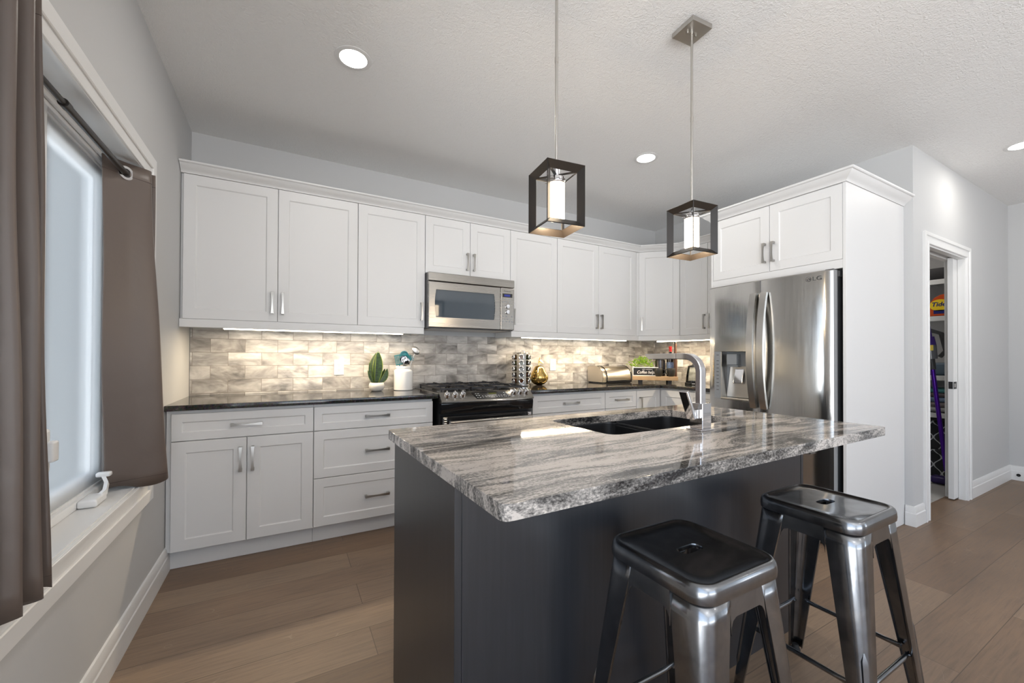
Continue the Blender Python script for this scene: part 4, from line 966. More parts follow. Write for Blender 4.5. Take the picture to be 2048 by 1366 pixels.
# ------------------------------------------------------------------ refrigerator
fr_ = thing('refrigerator', 'stainless french door refrigerator with ice and water dispenser', 'refrigerator', (4.0, -1.8, 0))
FY0, FY1, FG = -2.2150, -1.3720, -1.7860; FX = 3.520; FZ = 1.735
bm = NB(); box(bm, 3.590, XR - .02, FY0 + .004, FY1 - .004, 0.03, FZ - .02, .004); obj('fridge_body', bm, DARKGREY, fr_)
bm = NB(); box(bm, 3.562, 3.60, FY0 + .01, FY1 - .01, 0.005, 0.06); obj('kick_grille', bm, BLACKMATTE, fr_)
def fx(y):
    k = (y - (FY0 + FY1) / 2) / ((FY1 - FY0) / 2); return FX - 0.020 * (1 - k * k) + 0.020 * max(0, abs(k) - .90) ** 2 * 50
def door_mesh(y0, y1, z0, z1, hole=None):
    bm = NB(); ny = 14; ys = [y0 + (y1 - y0) * i / ny for i in range(ny + 1)]; zs = [z0, z0 + .006]
    if hole:
        ys = sorted(set([y for y in ys if abs(y - hole[0]) > .004 and abs(y - hole[1]) > .004] + [hole[0], hole[1]])); zs += [hole[2], hole[3]]
    zs += [z1 - .006, z1]
    g = [[bm.verts.new((fx(y) + (.004 if (j in (0, len(zs) - 1)) else 0) + (.004 if (i in (0, len(ys) - 1)) else 0), y, z)) for j, z in enumerate(zs)] for i, y in enumerate(ys)]
    for i in range(len(ys) - 1):
        for j in range(len(zs) - 1):
            ym = (ys[i] + ys[i + 1]) / 2; zm = (zs[j] + zs[j + 1]) / 2
            if hole and hole[0] < ym < hole[1] and hole[2] < zm < hole[3]: continue
            bm.faces.new((g[i][j], g[i][j + 1], g[i + 1][j + 1], g[i + 1][j]))
    xb = 3.582
    be = [bm.verts.new((xb, ys[0], z0)), bm.verts.new((xb, ys[0], z1)), bm.verts.new((xb, ys[-1], z1)), bm.verts.new((xb, ys[-1], z0))]
    f_ = [bm.faces.new([g[0][j] for j in range(len(zs))][::-1] + [be[0], be[1]]), bm.faces.new([g[-1][j] for j in range(len(zs))] + [be[2], be[3]])]
    bm.faces.new([g[i][0] for i in range(len(ys))] + [be[3], be[0]]); bm.faces.new([g[i][-1] for i in range(len(ys))][::-1] + [be[1], be[2]]); f_.append(bm.faces.new(be))
    for q_ in f_: q_.material_index = 1
    return bm
HY0, HY1, HZ0, HZ1 = -1.7050, -1.4250, 0.870, 1.232
bm = door_mesh(FG + .003, FY1, 0.66, FZ, (HY0, HY1, HZ0, HZ1)); dl = obj('door', bm, [STEELV, SIDEGREY], fr_, smooth=25)
bm = door_mesh(FY0, FG - .003, 0.66, FZ); drr = obj('door', bm, [STEELV, SIDEGREY], fr_, smooth=25)
bm = door_mesh(FY0, FY1, 0.07, 0.652); fz = obj('freezer_drawer', bm, [STEELV, SIDEGREY], fr_, smooth=25)
bm = NB(); sweep(bm, [(3.455, FY0 + .10, 0.59), (3.445, (FY0 + FY1) / 2, 0.59), (3.455, FY1 - .10, 0.59)], rect(.02, .028)); box(bm, 3.452, 3.515, FY0 + .09, FY0 + .12, .578, .602, .003); box(bm, 3.452, 3.515, FY1 - .12, FY1 - .09, .578, .602, .003); obj('handle', bm, STEEL, fz)
for y, par in ((FG + .036, dl), (FG - .036, drr)):
    bm = NB(); pts = []; n = 22
    for i in range(n + 1):
        t = i / n; pts.append((fx(y) - .014 - .052 * math.sin(PI * t) ** .8, y + (.012 if par is dl else -.012) * 0, 0.83 + (1.640 - 0.83) * t))
    sweep(bm, pts, lambda t: rect(.044, .020), up=(1, 0, 0))
    for z in (0.838, 1.632): box(bm, fx(y) - .018, fx(y) + .002, y - .013, y + .013, z - .014, z + .014, .003)
    obj('handle', bm, SATIN, par)
# dispenser recess
bm = NB(); xa = lambda y: fx(y) - .0015
v = lambda x, y, z: bm.verts.new((x, y, z))
iy0, iy1, iz0, iz1 = HY0 + .004, HY1 - .062, HZ0 + .012, HZ1 - .004
# surround
def quad(bm, a, b, c, d): bm.faces.new([bm.verts.new(p) for p in (a, b, c, d)])
quad(bm, (xa(HY1), HY1, HZ0), (xa(HY1), HY1, HZ1), (xa(iy1), iy1, HZ1), (xa(iy1), iy1, HZ0))
dp = obj('dispenser_controls', bm, GREYPLASTIC, dl, recalc=False)
bm = NB()
for k, z in enumerate([1.205 - .0] + [1.16 - .028 * i for i in range(9)]): box(bm, xa(HY1 - .03) - .0008, xa(HY1 - .03), HY1 - .040, HY1 - .020, z - .0022, z + .0022)
obj('control_legend', bm, DARKGREY, dp)
bm = NB(); xr = 3.575
for a in (((xa(iy1), iy1, HZ0), (xa(iy1), iy1, HZ1), (xr, iy1, iz1), (xr, iy1, iz0)), ((xa(HY0), HY0, HZ1), (xa(HY0), HY0, HZ0), (xr, iy0, iz0), (xr, iy0, iz1)),
          ((xa(iy1), iy1, HZ1), (xa(HY0), HY0, HZ1), (xr, iy0, iz1), (xr, iy1, iz1)), ((xa(HY0), HY0, HZ0), (xa(iy1), iy1, HZ0), (xr, iy1, iz0), (xr, iy0, iz0)), ((xr, iy0, iz0), (xr, iy0, iz1), (xr, iy1, iz1), (xr, iy1, iz0))):
    quad(bm, *a)
obj('dispenser_recess', bm, GREYPLASTIC, dl, recalc=False, smooth=0)
bm = NB(); box(bm, xa(iy1) - .001, xr, iy1 - .002, iy1 + .004, HZ0, HZ1, .001); box(bm, xa(HY0) - .003, xr - .01, HY0, iy1, HZ0 - .004, HZ0 + .012, .002); obj('dispenser_frame', bm, NICKEL, dl)
bm = NB(); box(bm, 3.522, 3.57, -1.600, -1.520, 1.130, 1.212, .004); box(bm, 3.535, 3.57, -1.60, -1.53, 1.115, 1.13, .002); obj('ice_chute', bm, GREYPLASTIC, dl)
bm = NB(); Mp = Matrix.Translation((3.548, -1.600, 1.045)) @ Matrix.Rotation(math.radians(14), 4, 'Y'); box(bm, -.003, .003, -.034, .034, -.055, .055, .012, 3, M=Mp); obj('dispenser_paddle', bm, CHROME, dl)
bm = NB(); quad(bm, (3.572, -1.49, .885), (3.560, -1.53, 1.12), (3.560, -1.69, 1.12), (3.540, -1.69, .885)); obj('splash_plate', bm, NICKEL, dl, recalc=False)
# badge: round emblem and letters
ly = -2.105; lz = 1.690; Mb = facing((fx(ly) - .0006, ly, lz), (-1, 0, 0))
text('brand_letters', 'LG', .036, Mb @ Matrix.Translation((.030, 0, 0)), DARKGREY, drr, sx=1.25)
bm = NB(); lathe(bm, [(0, 0), (.0155, 0), (.0155, .0008), (0, .0008)], M=facing((fx(ly + .018) - .0012, ly + .018, lz), (-1, 0, 0))); em = obj('brand_emblem', bm, DARKGREY, drr)
bm = NB(); Me = facing((fx(ly + .018) - .0022, ly + .018, lz), (-1, 0, 0))
for i in range(20):
    a0 = math.radians(20 + 320 * i / 20); a1 = math.radians(20 + 320 * (i + 1) / 20)
    bm.faces.new([bm.verts.new(Me @ Vector((r * math.cos(a), r * math.sin(a), 0))) for r, a in ((.0105, a0), (.0125, a0), (.0125, a1), (.0105, a1))])
box(bm, -.001, .001, -.006, .007, 0, .0003, M=Me); box(bm, 0, .005, -.006, -.004, 0, .0003, M=Me); lathe(bm, [(0, 0), (.002, 0), (.002, .0003), (0, .0003)], M=Me @ Matrix.Translation((-.0055, .004, 0)), n=12)
obj('emblem_lines', bm, NICKEL, em, recalc=False)
bm = NB(); box(bm, 3.545, 3.60, FY0 + .004, FY0 + .05, FZ + .0005, FZ + .008, .002); box(bm, 3.585, 3.66, FY0 - .010, FY0 + .03, FZ - .04, FZ - .002, .002); obj('hinge_cover', bm, DARKGREY, fr_)

# ------------------------------------------------------------------ island
IL = (0.914, -2.803); IA = math.radians(1.1); MI = Matrix.Translation((*IL, 0)) @ Matrix.Rotation(IA, 4, 'Z')
LX, LY = 1.715, 0.880
isl = thing('island_base', 'charcoal stained wooden island base under the grey granite', 'island', (*IL, 0), IA)
bx0, bx1, by0, by1 = 0.022, 1.694, 0.283, 0.862
bm = NB(); box(bm, bx0, bx0 + .019, by0, by1, 0.0015, 0.8835, .0008); obj('end_panel', bm, ISLAND, isl, local=True)
bm = NB(); box(bm, bx1 - .019, bx1, by0, by1, 0.0015, 0.8835, .0008); obj('end_panel', bm, ISLAND, isl, local=True)
bm = NB(); box(bm, bx0 + .0205, bx1 - .0205, by0 + .0015, by0 + .02, 0.0015, 0.8835, .0008); obj('back_panel', bm, ISLAND, isl, local=True)
bm = NB(); box(bm, bx0 + .0195, bx1 - .0195, by1 - .09, by1 - .07, 0.0015, 0.11); box(bm, bx0 + .0195, bx1 - .0195, by1 - .04, by1 - .021, 0.11, 0.8835); box(bm, bx0 + .0195, bx1 - .0195, by0 + .021, by1 - .02, 0.10, 0.118); obj('cabinet_body', bm, ISLAND, isl, local=True)
IF = Fr(0, 0, -1, 0); IF.o = Vector((0, by1 - .001, 0)); 
for k in range(4):
    w = (bx1 - bx0 - .042) / 4; a0 = -(bx1 - .021) + k * w
    bm = NB(); shaker(bm, IF, a0 + .0017, a0 + w - .0017, .115, .872, -.019); obj('door', bm, ISLAND, isl, recalc=False, local=True)
bm = NB(); box(bm, bx1 + .001, bx1 + .02, .40, .43, .80, .8835, .001); box(bm, bx1 + .001, bx1 + .016, .40, .47, .866, .8835, .001); obj('counter_bracket', bm, TRIM, isl, local=True)

def slab_with_hole(outer, inner, z0, z1, rad):
    b = bmesh.new(); vo = [b.verts.new((x, y, z1)) for x, y in outer]; vi = [b.verts.new((x, y, z1)) for x, y in inner]
    es = [b.edges.new((vo[i], vo[(i + 1) % len(vo)])) for i in range(len(vo))] + [b.edges.new((vi[i], vi[(i + 1) % len(vi)])) for i in range(len(vi))]
    bmesh.ops.triangle_fill(b, use_beauty=True, use_dissolve=False, edges=es)
    r = bmesh.ops.extrude_face_region(b, geom=list(b.faces)); nv = [g for g in r['geom'] if isinstance(g, bmesh.types.BMVert)]
    for q in nv: q.co.z = z0
    bmesh.ops.recalc_face_normals(b, faces=b.faces)
    ed = [e for e in b.edges if len(e.link_faces) == 2 and e.calc_face_angle(0) > 1.2 and abs(e.verts[0].co.z - e.verts[1].co.z) < 1e-6]
    bmesh.ops.bevel(b, geom=ed, offset=rad, segments=3, profile=0.5, affect='EDGES', clamp_overlap=True)
    return b
SH = (0.645, 1.392, 0.392, 0.770)
ct = slab_with_hole(rrect(LX, LY, 0.018, 5, LX / 2, LY / 2), rrect(SH[1] - SH[0], SH[3] - SH[2], .045, 8, (SH[0] + SH[1]) / 2, (SH[2] + SH[3]) / 2), 0.884, 0.9165, 0.006)
bm = NB(); merge(bm, ct); icn = obj('countertop', bm, GRANITE, smooth=8, recalc=False); icn.matrix_world = MI; tag(icn, 'grey streaked granite island worktop with an undermount sink cutout', 'countertop')
sk = thing('sink', 'black double bowl undermount sink in the island worktop', 'sink', (*IL, 0.0), IA)
DV = 1.005
def bowl(x0, x1):
    bm = NB(); rs = []; cx, cy_ = (x0 + x1) / 2, (SH[2] + SH[3]) / 2; w, d = x1 - x0, SH[3] - SH[2] + .012
    for ins, z, r in ((-.001, .8838, .050), (.0, .878, .050), (.006, .74, .050), (.012, .700, .055), (.028, .684, .06), (.05, .680, .06)):
        rs.append([bm.verts.new((x, y, z)) for x, y in rrect(w - 2 * ins, d - 2 * ins, r, 8, cx, cy_)])
    # outer shell
    so = [[bm.verts.new((x, y, z)) for x, y in rrect(w + 2 * o2, d + 2 * o2, .055, 8, cx, cy_)] for o2, z in ((.003, .8838), (.003, .72), (-.02, .672))]
    k = len(rs[0])
    for a, b in list(zip(rs, rs[1:])) + list(zip(so, so[1:])) + [(rs[0], so[0])]:
        for i in range(k): bm.faces.new((a[i], a[(i + 1) % k], b[(i + 1) % k], b[i]))
    bm.faces.new(rs[-1]); bm.faces.new(so[-1][::-1]); return bm
for x0, x1 in ((SH[0] - .006, DV - .006), (DV + .006, SH[1] + .006)):
    bo = obj('bowl', bowl(x0, x1), SINKMAT, sk, local=True, smooth=50)
    bm = NB(); lathe(bm, [(0, .0), (.042, 0), (.045, .002), (.045, .003), (.038, .003), (.032, .001), (0, .001)], c=((x0 + x1) / 2, .58, .6805)); obj('drain', bm, STEEL, bo, local=True)
bm = NB(); box(bm, DV - .008, DV + .008, SH[2] + .0, SH[3] + .0, .78, .874, .004, 2); obj('divider', bm, SINKMAT, sk, local=True)

FP = (1.016, 0.318)
fc = thing('faucet', 'square chrome pull-out kitchen faucet beside the island sink', 'faucet', (*(MI @ Vector((*FP, 0.9165))).to_2d(), 0.9165), IA)
bm = NB(); box(bm, -.040, .040, -.032, .032, 0.0003, .005, .001); obj('base_plate', bm, CHROME, fc, local=True)
bm = NB(); box(bm, -.0265, .0265, -.0265, .0265, .005, .100, .002); obj('faucet_body', bm, CHROME, fc, local=True)
bm = NB(); pts = [(0, 0, .098), (0, 0, .215)]; r_ = .058
for i in range(1, 11):
    a = PI / 2 * i / 10; pts.append((0, r_ - r_ * math.cos(a), .215 + r_ * math.sin(a)))
pts.append((0, .095, .2735)); sweep(bm, pts, rect(.031, .022), up=(1, 0, 0)) if False else None
def boxsweep(bm, pts, w, h):
    rs = []; P = [Vector(p) for p in pts]
    for i, p in enumerate(P):
        t = (P[min(i + 1, len(P) - 1)] - P[max(i - 1, 0)]).normalized(); s = Vector((1, 0, 0)); u = s.cross(t).normalized(); b_ = .0025
        sec = [(-w / 2 + b_, -h / 2), (w / 2 - b_, -h / 2), (w / 2, -h / 2 + b_), (w / 2, h / 2 - b_), (w / 2 - b_, h / 2), (-w / 2 + b_, h / 2), (-w / 2, h / 2 - b_), (-w / 2, -h / 2 + b_)]
        rs.append([bm.verts.new(p + s * a + u * c) for a, c in sec])
    for a, b in zip(rs, rs[1:]):
        for i in range(8): bm.faces.new((a[i], a[(i + 1) % 8], b[(i + 1) % 8], b[i]))
    bm.faces.new(rs[0][::-1]); bm.faces.new(rs[-1]); return rs
bm = NB(); boxsweep(bm, pts, .031, .024); obj('spout_column', bm, CHROME, fc, local=True, smooth=25)
bm = NB(); rs = boxsweep(bm, [(0, .097, .2735), (0, .16, .2725), (0, .232, .2710)], .031, .0235)
for v_ in rs[-1]:
    if v_.co.z > .272: v_.co.y += .018
obj('spray_head', bm, CHROME, fc, local=True, smooth=25)
bm = NB(); box(bm, -.050, -.0262, -.017, .017, .045, .078, .002); bd = obj('handle_hub', bm, CHROME, fc, local=True)
bm = NB(); Mh = Matrix.Translation((-.052, 0, .048)) @ Matrix.Rotation(math.radians(-24), 4, 'Y'); box(bm, -.007, .007, -.0165, .0165, -.004, .108, .002, M=Mh); obj('lever', bm, CHROME, bd, local=True)

# ------------------------------------------------------------------ stools
SHT = 0.700
def make_stool():
    root = thing('bar_stool', 'x', 'bar stool')
    bm = NB(); rings = []
    for w, z, r in ((.296, .6585, .046), (.303, .6600, .048), (.306, .672, .050), (.304, .686, .050), (.298, .695, .048), (.288, .6995, .044), (.276, .7000, .040), (.266, .6970, .036), (.260, .6955, .034), (.20, .6945, .03)):
        rings.append([bm.verts.new((x, y, z)) for x, y in rrect(w, w, r, 7)])
    slot = rrect(.078, .034, .0155, 7)
    rings.append([bm.verts.new((x, y, .6945)) for x, y in slot]); rings.append([bm.verts.new((x * .97, y * .95, .6915)) for x, y in slot]); rings.append([bm.verts.new((x * .97, y * .95, .684)) for x, y in slot])
    # underside back out to the rim
    rings.append([bm.verts.new((x, y, .6915)) for x, y in rrect(.20, .20, .03, 7)]); rings.append([bm.verts.new((x, y, .692)) for x, y in rrect(.280, .280, .044, 7)]); rings.append([bm.verts.new((x, y, .6585)) for x, y in rrect(.291, .291, .044, 7)])
    k = len(rings[0]); rr = list(zip(rings, rings[1:])) + [(rings[-1], rings[0])]
    for a, b in rr:
        for i in range(k): bm.faces.new((a[i], a[(i + 1) % k], b[(i + 1) % k], b[i]))
    obj('seat', bm, GUN, root, local=True, smooth=40)
    # apron: thin band with cut-out corners where the legs flow in
    zt, zb = .6590, .6180; hw = .1472
    for k4 in range(4):
        Mr = Matrix.Rotation(PI / 2 * k4, 4, 'Z'); b = bmesh.new()
        a = .086; pts = [(-hw + a, zt), (hw - a, zt), (hw - a + .004, zb - .035), (hw - a + .001, zb - .018), (hw - a - .006, zb - .006), (hw - a - .018, zb), (-hw + a + .018, zb), (-hw + a + .006, zb - .006), (-hw + a - .001, zb - .018), (-hw + a - .004, zb - .035)]
        f0 = [b.verts.new((x, -hw - (.659 - z) * .088, z)) for x, z in pts]; f1 = [b.verts.new((x, -hw + .0018 - (.659 - z) * .088, z)) for x, z in pts]
        b.faces.new(f0); b.faces.new(f1[::-1])
        for i in range(len(pts)): b.faces.new((f0[i], f1[i], f1[(i + 1) % len(pts)], f0[(i + 1) % len(pts)]))
        bmesh.ops.recalc_face_normals(b, faces=b.faces); bmesh.ops.transform(b, matrix=Mr, verts=b.verts); bm = NB(); merge(bm, b); obj('apron', bm, GUN, root, local=True, smooth=30)
    def cen(t): z = .6590 * (1 - t) + .022 * t; return .1470 + (.2030 - .1470) * t, z
    for k4 in range(4):
        Mr = Matrix.Rotation(PI / 2 * k4, 4, 'Z'); bm = NB(); rows = []; nt_ = 16
        for j in range(nt_ + 1):
            t = j / nt_; h, z = cen(t); w = (.088 + (.034 - .088) * t) if t > .02 else .088; r = .046 + (.016 - .046) * t; row = []
            th = .0016
            prof = []
            lp_ = .007 * min(1, max(0, (t - .06) * 12)); prof.append((h - w, h - .0004 - lp_)); prof.append((h - w, h))          # rolled lip
            for q in (0.33, 0.66): prof.append((h - w + (w - r) * q, h))
            for q in range(8): a = PI / 2 - PI / 2 * q / 7; prof.append((h - r + r * math.cos(a), h - r + r * math.sin(a)))
            for q in (0.66, 0.33): prof.append((h, h - w + (w - r) * q))
            prof.append((h, h - w)); prof.append((h - .0004 - lp_, h - w))
            rows.append([bm.verts.new((x, y, z)) for x, y in prof])
        for a, b in zip(rows, rows[1:]):
            for i in range(len(a) - 1): bm.faces.new((a[i], a[i + 1], b[i + 1], b[i]))
        # pressed rib down the rounded corner
        rib = []
        for j in range(13):
            t = .50 + .40 * j / 12; h, z = cen(t); r = .046 + (.016 - .046) * t; c = h - r + r * math.cos(PI / 4); rib.append(Vector((c, c, z)))
        def rs_(t): e_ = min(1, min(t, 1 - t) * 12 + .15); return [(-.0085 * e_, -.001), (-.006 * e_, .0035 * e_), (.006 * e_, .0035 * e_), (.0085 * e_, -.001)]
        sweep(bm, rib, rs_, up=(1, 1, .15))
        bmesh.ops.transform(bm, matrix=Mr, verts=bm.verts)
        lg = obj('leg', bm, GUN, root, local=True, smooth=40, recalc=False)
        md = lg.modifiers.new('sheet', 'SOLIDIFY'); md.thickness = .0018; md.offset = 0
        bm = NB(); h = .203 - .016; lathe(bm, [(.0, .0), (.013, .0), (.016, .004), (.017, .014), (.013, .024), (.010, .034), (0, .034)], c=(h, h, 0.0005), n=20); bmesh.ops.transform(bm, matrix=Mr, verts=bm.verts)
        obj('rubber_foot', bm, RUBBER, lg, local=True)
        # foot rail to the next leg, with flattened ends
        t = (.659 - .235) / .637; h, z = cen(t); h -= .012; w_ = .055
        bm = NB(); n = 14; P = [Vector((-h + .030 + (2 * h - .060) * i / n, -h + .004, z)) for i in range(n + 1)]
        def se(tt): f = min(1, min(tt, 1 - tt) * 7); a_, b_ = .0095 * (1 - f) + .0075 * f, .0025 * (1 - f) + .0075 * f; return [(b_ * math.cos(2 * PI * q / 12), a_ * math.sin(2 * PI * q / 12)) for q in range(12)]
        sweep(bm, P, se); 
        for sx in (-1, 1): cyl(bm, (sx * (h - .034), -h - .003, z), (sx * (h - .034), -h + .011, z), .005, 10)
        bmesh.ops.transform(bm, matrix=Mr, verts=bm.verts); obj('foot_rail', bm, GUN, root, local=True)
    for sy in (-1, 1):
        bm = NB(); cyl(bm, (-.135, sy * .125, .608), (.135, sy * .125, .608), .006, 12); obj('seat_brace', bm, GUN, root, local=True)
    return root
st = make_stool(); st.location = (1.480, -2.760, 0); st['label'] = 'raw steel bar stool nearest the camera in front of the island, first from the left'; st['group'] = 'steel stools at the island'
st2 = dup(st, loc=(2.185, -2.755, 0), label='raw steel bar stool in front of the right end of the island, nearer the refrigerator')

# ------------------------------------------------------------------ pendants
def make_pendant():
    root = thing('pendant_light', 'x', 'pendant light')
    bm = NB(); box(bm, -.060, .060, -.060, .060, -.022, -.0005, .001); obj('canopy', bm, NICKEL, root, local=True)
    bm = NB(); cyl(bm, (0, 0, -.03), (0, 0, -.012), .009)
    for x in (-.025, .025): lathe(bm, [(.004, 0), (.004, .008), (0, .009)], M=facing((x, 0, -.022), (0, 0, -1), up=(0, 1, 0)), n=12)
    cyl(bm, (0, 0, -.82), (0, 0, -.03), .0055, 14); cyl(bm, (0, 0, -.43), (0, 0, -.41), .0068, 14); obj('stem', bm, NICKEL, root, local=True)
    bm = NB(); a = .076; zt, zb = -.829, -1.048; f = .021; th = .0016
    zc = (zt + zb) / 2; hh = (zt - zb) / 2
    C = [Vector((sx * a, sy * a, sz * hh)) for sz in (-1, 1) for sx, sy in ((-1, -1), (1, -1), (1, 1), (-1, 1))]
    I = [Vector((v.x - math.copysign(f, v.x), v.y - math.copysign(f, v.y), v.z - math.copysign(f, v.z))) for v in C]
    E = [(0, 1), (1, 2), (2, 3), (3, 0), (4, 5), (5, 6), (6, 7), (7, 4), (0, 4), (1, 5), (2, 6), (3, 7)]
    for i, j in E:
        q = [C[i], C[j], I[j], I[i]]; nn = (q[1] - q[0]).cross(q[3] - q[0]).normalized() * th
        lo = [bm.verts.new(p - nn + Vector((0, 0, zc))) for p in q]; hi = [bm.verts.new(p + nn + Vector((0, 0, zc))) for p in q]
        bm.faces.new(lo[::-1]); bm.faces.new(hi)
        for k in range(4): bm.faces.new((lo[k], lo[(k + 1) % 4], hi[(k + 1) % 4], hi[k]))
    obj('cage', bm, BLACKMET, root, local=True, smooth=0)
    bm = NB(); zt2 = zt - f + .003
    for s in (-1, 1): 
        sweep(bm, [(-.056, -.056 * s, zt2), (.056, .056 * s, zt2)], rect(.010, .003))
    obj('cross_brace', bm, BLACKMET, root, local=True)
    bm = NB(); lathe(bm, [(0, -.880), (.031, -.880), (.0335, -.877), (.0335, -.862), (.031, -.858), (.012, -.854), (.012, -.82), (0, -.82)], n=32)
    for k in range(3): a_ = 2 * PI * k / 3 + .4; cyl(bm, (.033 * math.cos(a_), .033 * math.sin(a_), -.87), (.041 * math.cos(a_), .041 * math.sin(a_), -.87), .003, 8)
    obj('lamp_holder', bm, CHROME, root, local=True)
    bm = NB(); lathe(bm, [(.0, -1.012), (.024, -1.012), (.0305, -1.010), (.0315, -1.006), (.0315, -.880), (0, -.880)], n=36); obj('lamp_glass', bm, LAMPGLASS, root, local=True)
    return root
pn = make_pendant(); pn.location = (1.435, -2.225, H); pn.rotation_euler = (0, 0, math.radians(-6.5)); pn['label'] = 'lit black cage pendant light nearer the window, left of the two'; pn['group'] = 'black cage pendants over the island'
pn2 = dup(pn, loc=(2.195, -2.222, H), rz=math.radians(-4.2), label='lit black cage pendant light nearer the refrigerator, right of the two')
for nm, p in (('pendant_lamp', (1.435, -2.225)), ('pendant_lamp', (2.195, -2.222))):
    for a_ in range(1):
        l = bpy.data.lights.new(nm, 'POINT'); l.energy = 5; l.color = (1.0, .76, .50); l.shadow_soft_size = .03
        o = bpy.data.objects.new(nm, l); COL.objects.link(o); o.location = (p[0], p[1], H - 1.085)

# recessed ceiling lights
def can(x, y, label):
    r = thing('recessed_light', label, 'ceiling light', (x, y, H), 0, 'round recessed ceiling lights')
    bm = NB(); lathe(bm, [(.066, -.0035), (.078, -.0045), (.088, -.002), (.089, -.0005), (.066, -.0005)], c=(x, y, H), n=40, cap=False); obj('trim_ring', bm, TRIM, r)
    bm = NB(); lathe(bm, [(0, -.0015), (.0665, -.0015), (.0665, -.0032), (0, -.0045)][::-1], c=(x, y, H), n=40, cap=False); obj('lens', bm, CANGLOW, r)
    l = bpy.data.lights.new('downlight', 'AREA'); l.shape = 'DISK'; l.size = .12; l.energy = CANW; l.color = (1, .95, .88)
    o = bpy.data.objects.new('downlight', l); COL.objects.link(o); o.parent = r; o.location = (0, 0, -.006)
CANW = 3.5
can(0.858, -1.258, 'lit round recessed ceiling light nearest the window')
can(2.953, -1.246, 'lit round recessed ceiling light above the corner run, right of the pendants')
can(5.128, -2.690, 'lit round recessed ceiling light in front of the pantry door')
for x, w_ in ((0.86, 'window side'), (2.95, 'middle'), (5.13, 'far side')): can(x, -5.2, 'unseen round recessed ceiling light added for fill over the living area, ' + w_)  # unseen downlights behind the camera, added to brighten the room

# ------------------------------------------------------------------ outlets on the tiles
def outlet(p, n, label):
    r = thing('wall_outlet', label, 'outlet', p); M = facing(p, n)
    bm = NB(); box(bm, -.0355, .0355, -.060, .060, 0, .006, .0025, M=M); obj('cover_plate', bm, WHITEPLASTIC, r)
    bm = NB(); box(bm, -.0165, .0165, -.034, .034, .006, .0082, .001, M=M); f = obj('receptacle', bm, WHITEPLASTIC, r)
    bm = NB()
    for z in (-.019, .019):
        for x in (-.0065, .0065): box(bm, x - .0012, x + .0012, z - .003, z + .006, .0080, .0084, M=M)
        lathe(bm, [(0, .008), (.0025, .008), (.0025, .0084), (0, .0084)], M=M @ Matrix.Translation((0, z - .008, 0)), n=10)
    obj('slots', bm, DARKHOLE, f)
outlet((0.931, -.0092, 1.098), (0, -1, 0), 'white duplex outlet on the tiles left of the snake plant')
outlet((2.957, -.0092, 1.104), (0, -1, 0), 'white duplex outlet on the tiles between the gold pear and the bread box')
outlet((4.102, -.0092, 1.100), (0, -1, 0), 'white outlet on the tiles between the bread box and the black letter sign')
outlet((XR - .0092, -.372, 1.14), (-1, 0, 0), 'white outlet on the right wall tiles seen under the faucet spout')

CT = 0.9153
# snake plant
sp_ = thing('snake_plant', 'small snake plant in a round white pot left of the utensil crock', 'potted plant', (1.186, -.175, CT))
bm = NB(); lathe(bm, [(0, 0), (.034, 0), (.046, .008), (.0555, .026), (.058, .042), (.055, .056), (.050, .066), (.047, .066), (.047, .058), (0, .058)], c=(1.186, -.175, CT), n=36); obj('plant_pot', bm, MATTECERAMIC, sp_)
bm = NB(); lathe(bm, [(0, .0), (.0465, 0), (0, .004)], c=(1.186, -.175, CT + .0585), n=24); obj('soil', bm, SOIL, sp_)
def leaf(root, base, tip, width, bend=(0, 0, 0), face=(0, -1, 0), m=(SNAKE, SNAKEEDGE), name='leaf', fold=.25):
    bm = NB(); n = 14; base = Vector(base); tip = Vector(tip); bend = Vector(bend); ax = (tip - base).normalized(); side = ax.cross(Vector(face)).normalized(); nrm = side.cross(ax).normalized(); rows = []
    for i in range(n + 1):
        t = i / n; p = base.lerp(tip, t) + bend * (4 * t * (1 - t)); w = width * (math.sin(PI * min(1, (.16 + .84 * t)) ** 1.25) ** .85 if t < 1 else 0) + .0004
        row = []
        for k, s in enumerate((-1, -.86, 0, .86, 1)): row.append(bm.verts.new(p + side * (s * w / 2) - nrm * (fold * w * (1 - abs(s)) * .5)))
        rows.append(row)
    for a, b in zip(rows, rows[1:]):
        for k in range(4): f = bm.faces.new((a[k], a[k + 1], b[k + 1], b[k])); f.material_index = 1 if (k in (0, 3) and m[1]) else 0
    o = obj(name, bm, [x for x in m if x], root, smooth=60, recalc=False); md = o.modifiers.new('t', 'SOLIDIFY'); md.thickness = .0012; return o
px, py, pz = 1.186, -.175, CT + .058
leaf(sp_, (px - .004, py, pz), (px + .012, py + .01, pz + .253), .078, (.004, 0, 0), (-.35, -1, 0))
leaf(sp_, (px - .020, py + .008, pz), (px - .002, py + .02, pz + .240), .060, (-.022, 0, 0), (-.75, -.8, 0))
leaf(sp_, (px + .018, py - .005, pz), (px + .078, py - .01, pz + .118), .042, (.012, 0, -.012), (-.2, -1, .2))
leaf(sp_, (px + .012, py + .014, pz), (px + .068, py + .03, pz + .115), .044, (.006, 0, 0), (-.9, -.6, 0))
leaf(sp_, (px - .026, py - .004, pz), (px - .068, py - .01, pz + .105), .020, (-.002, 0, -.004), (.1, -1, 0))
leaf(sp_, (px - .024, py + .010, pz), (px - .052, py + .012, pz + .165), .020, (-.008, 0, -.008), (.2, -1, 0))
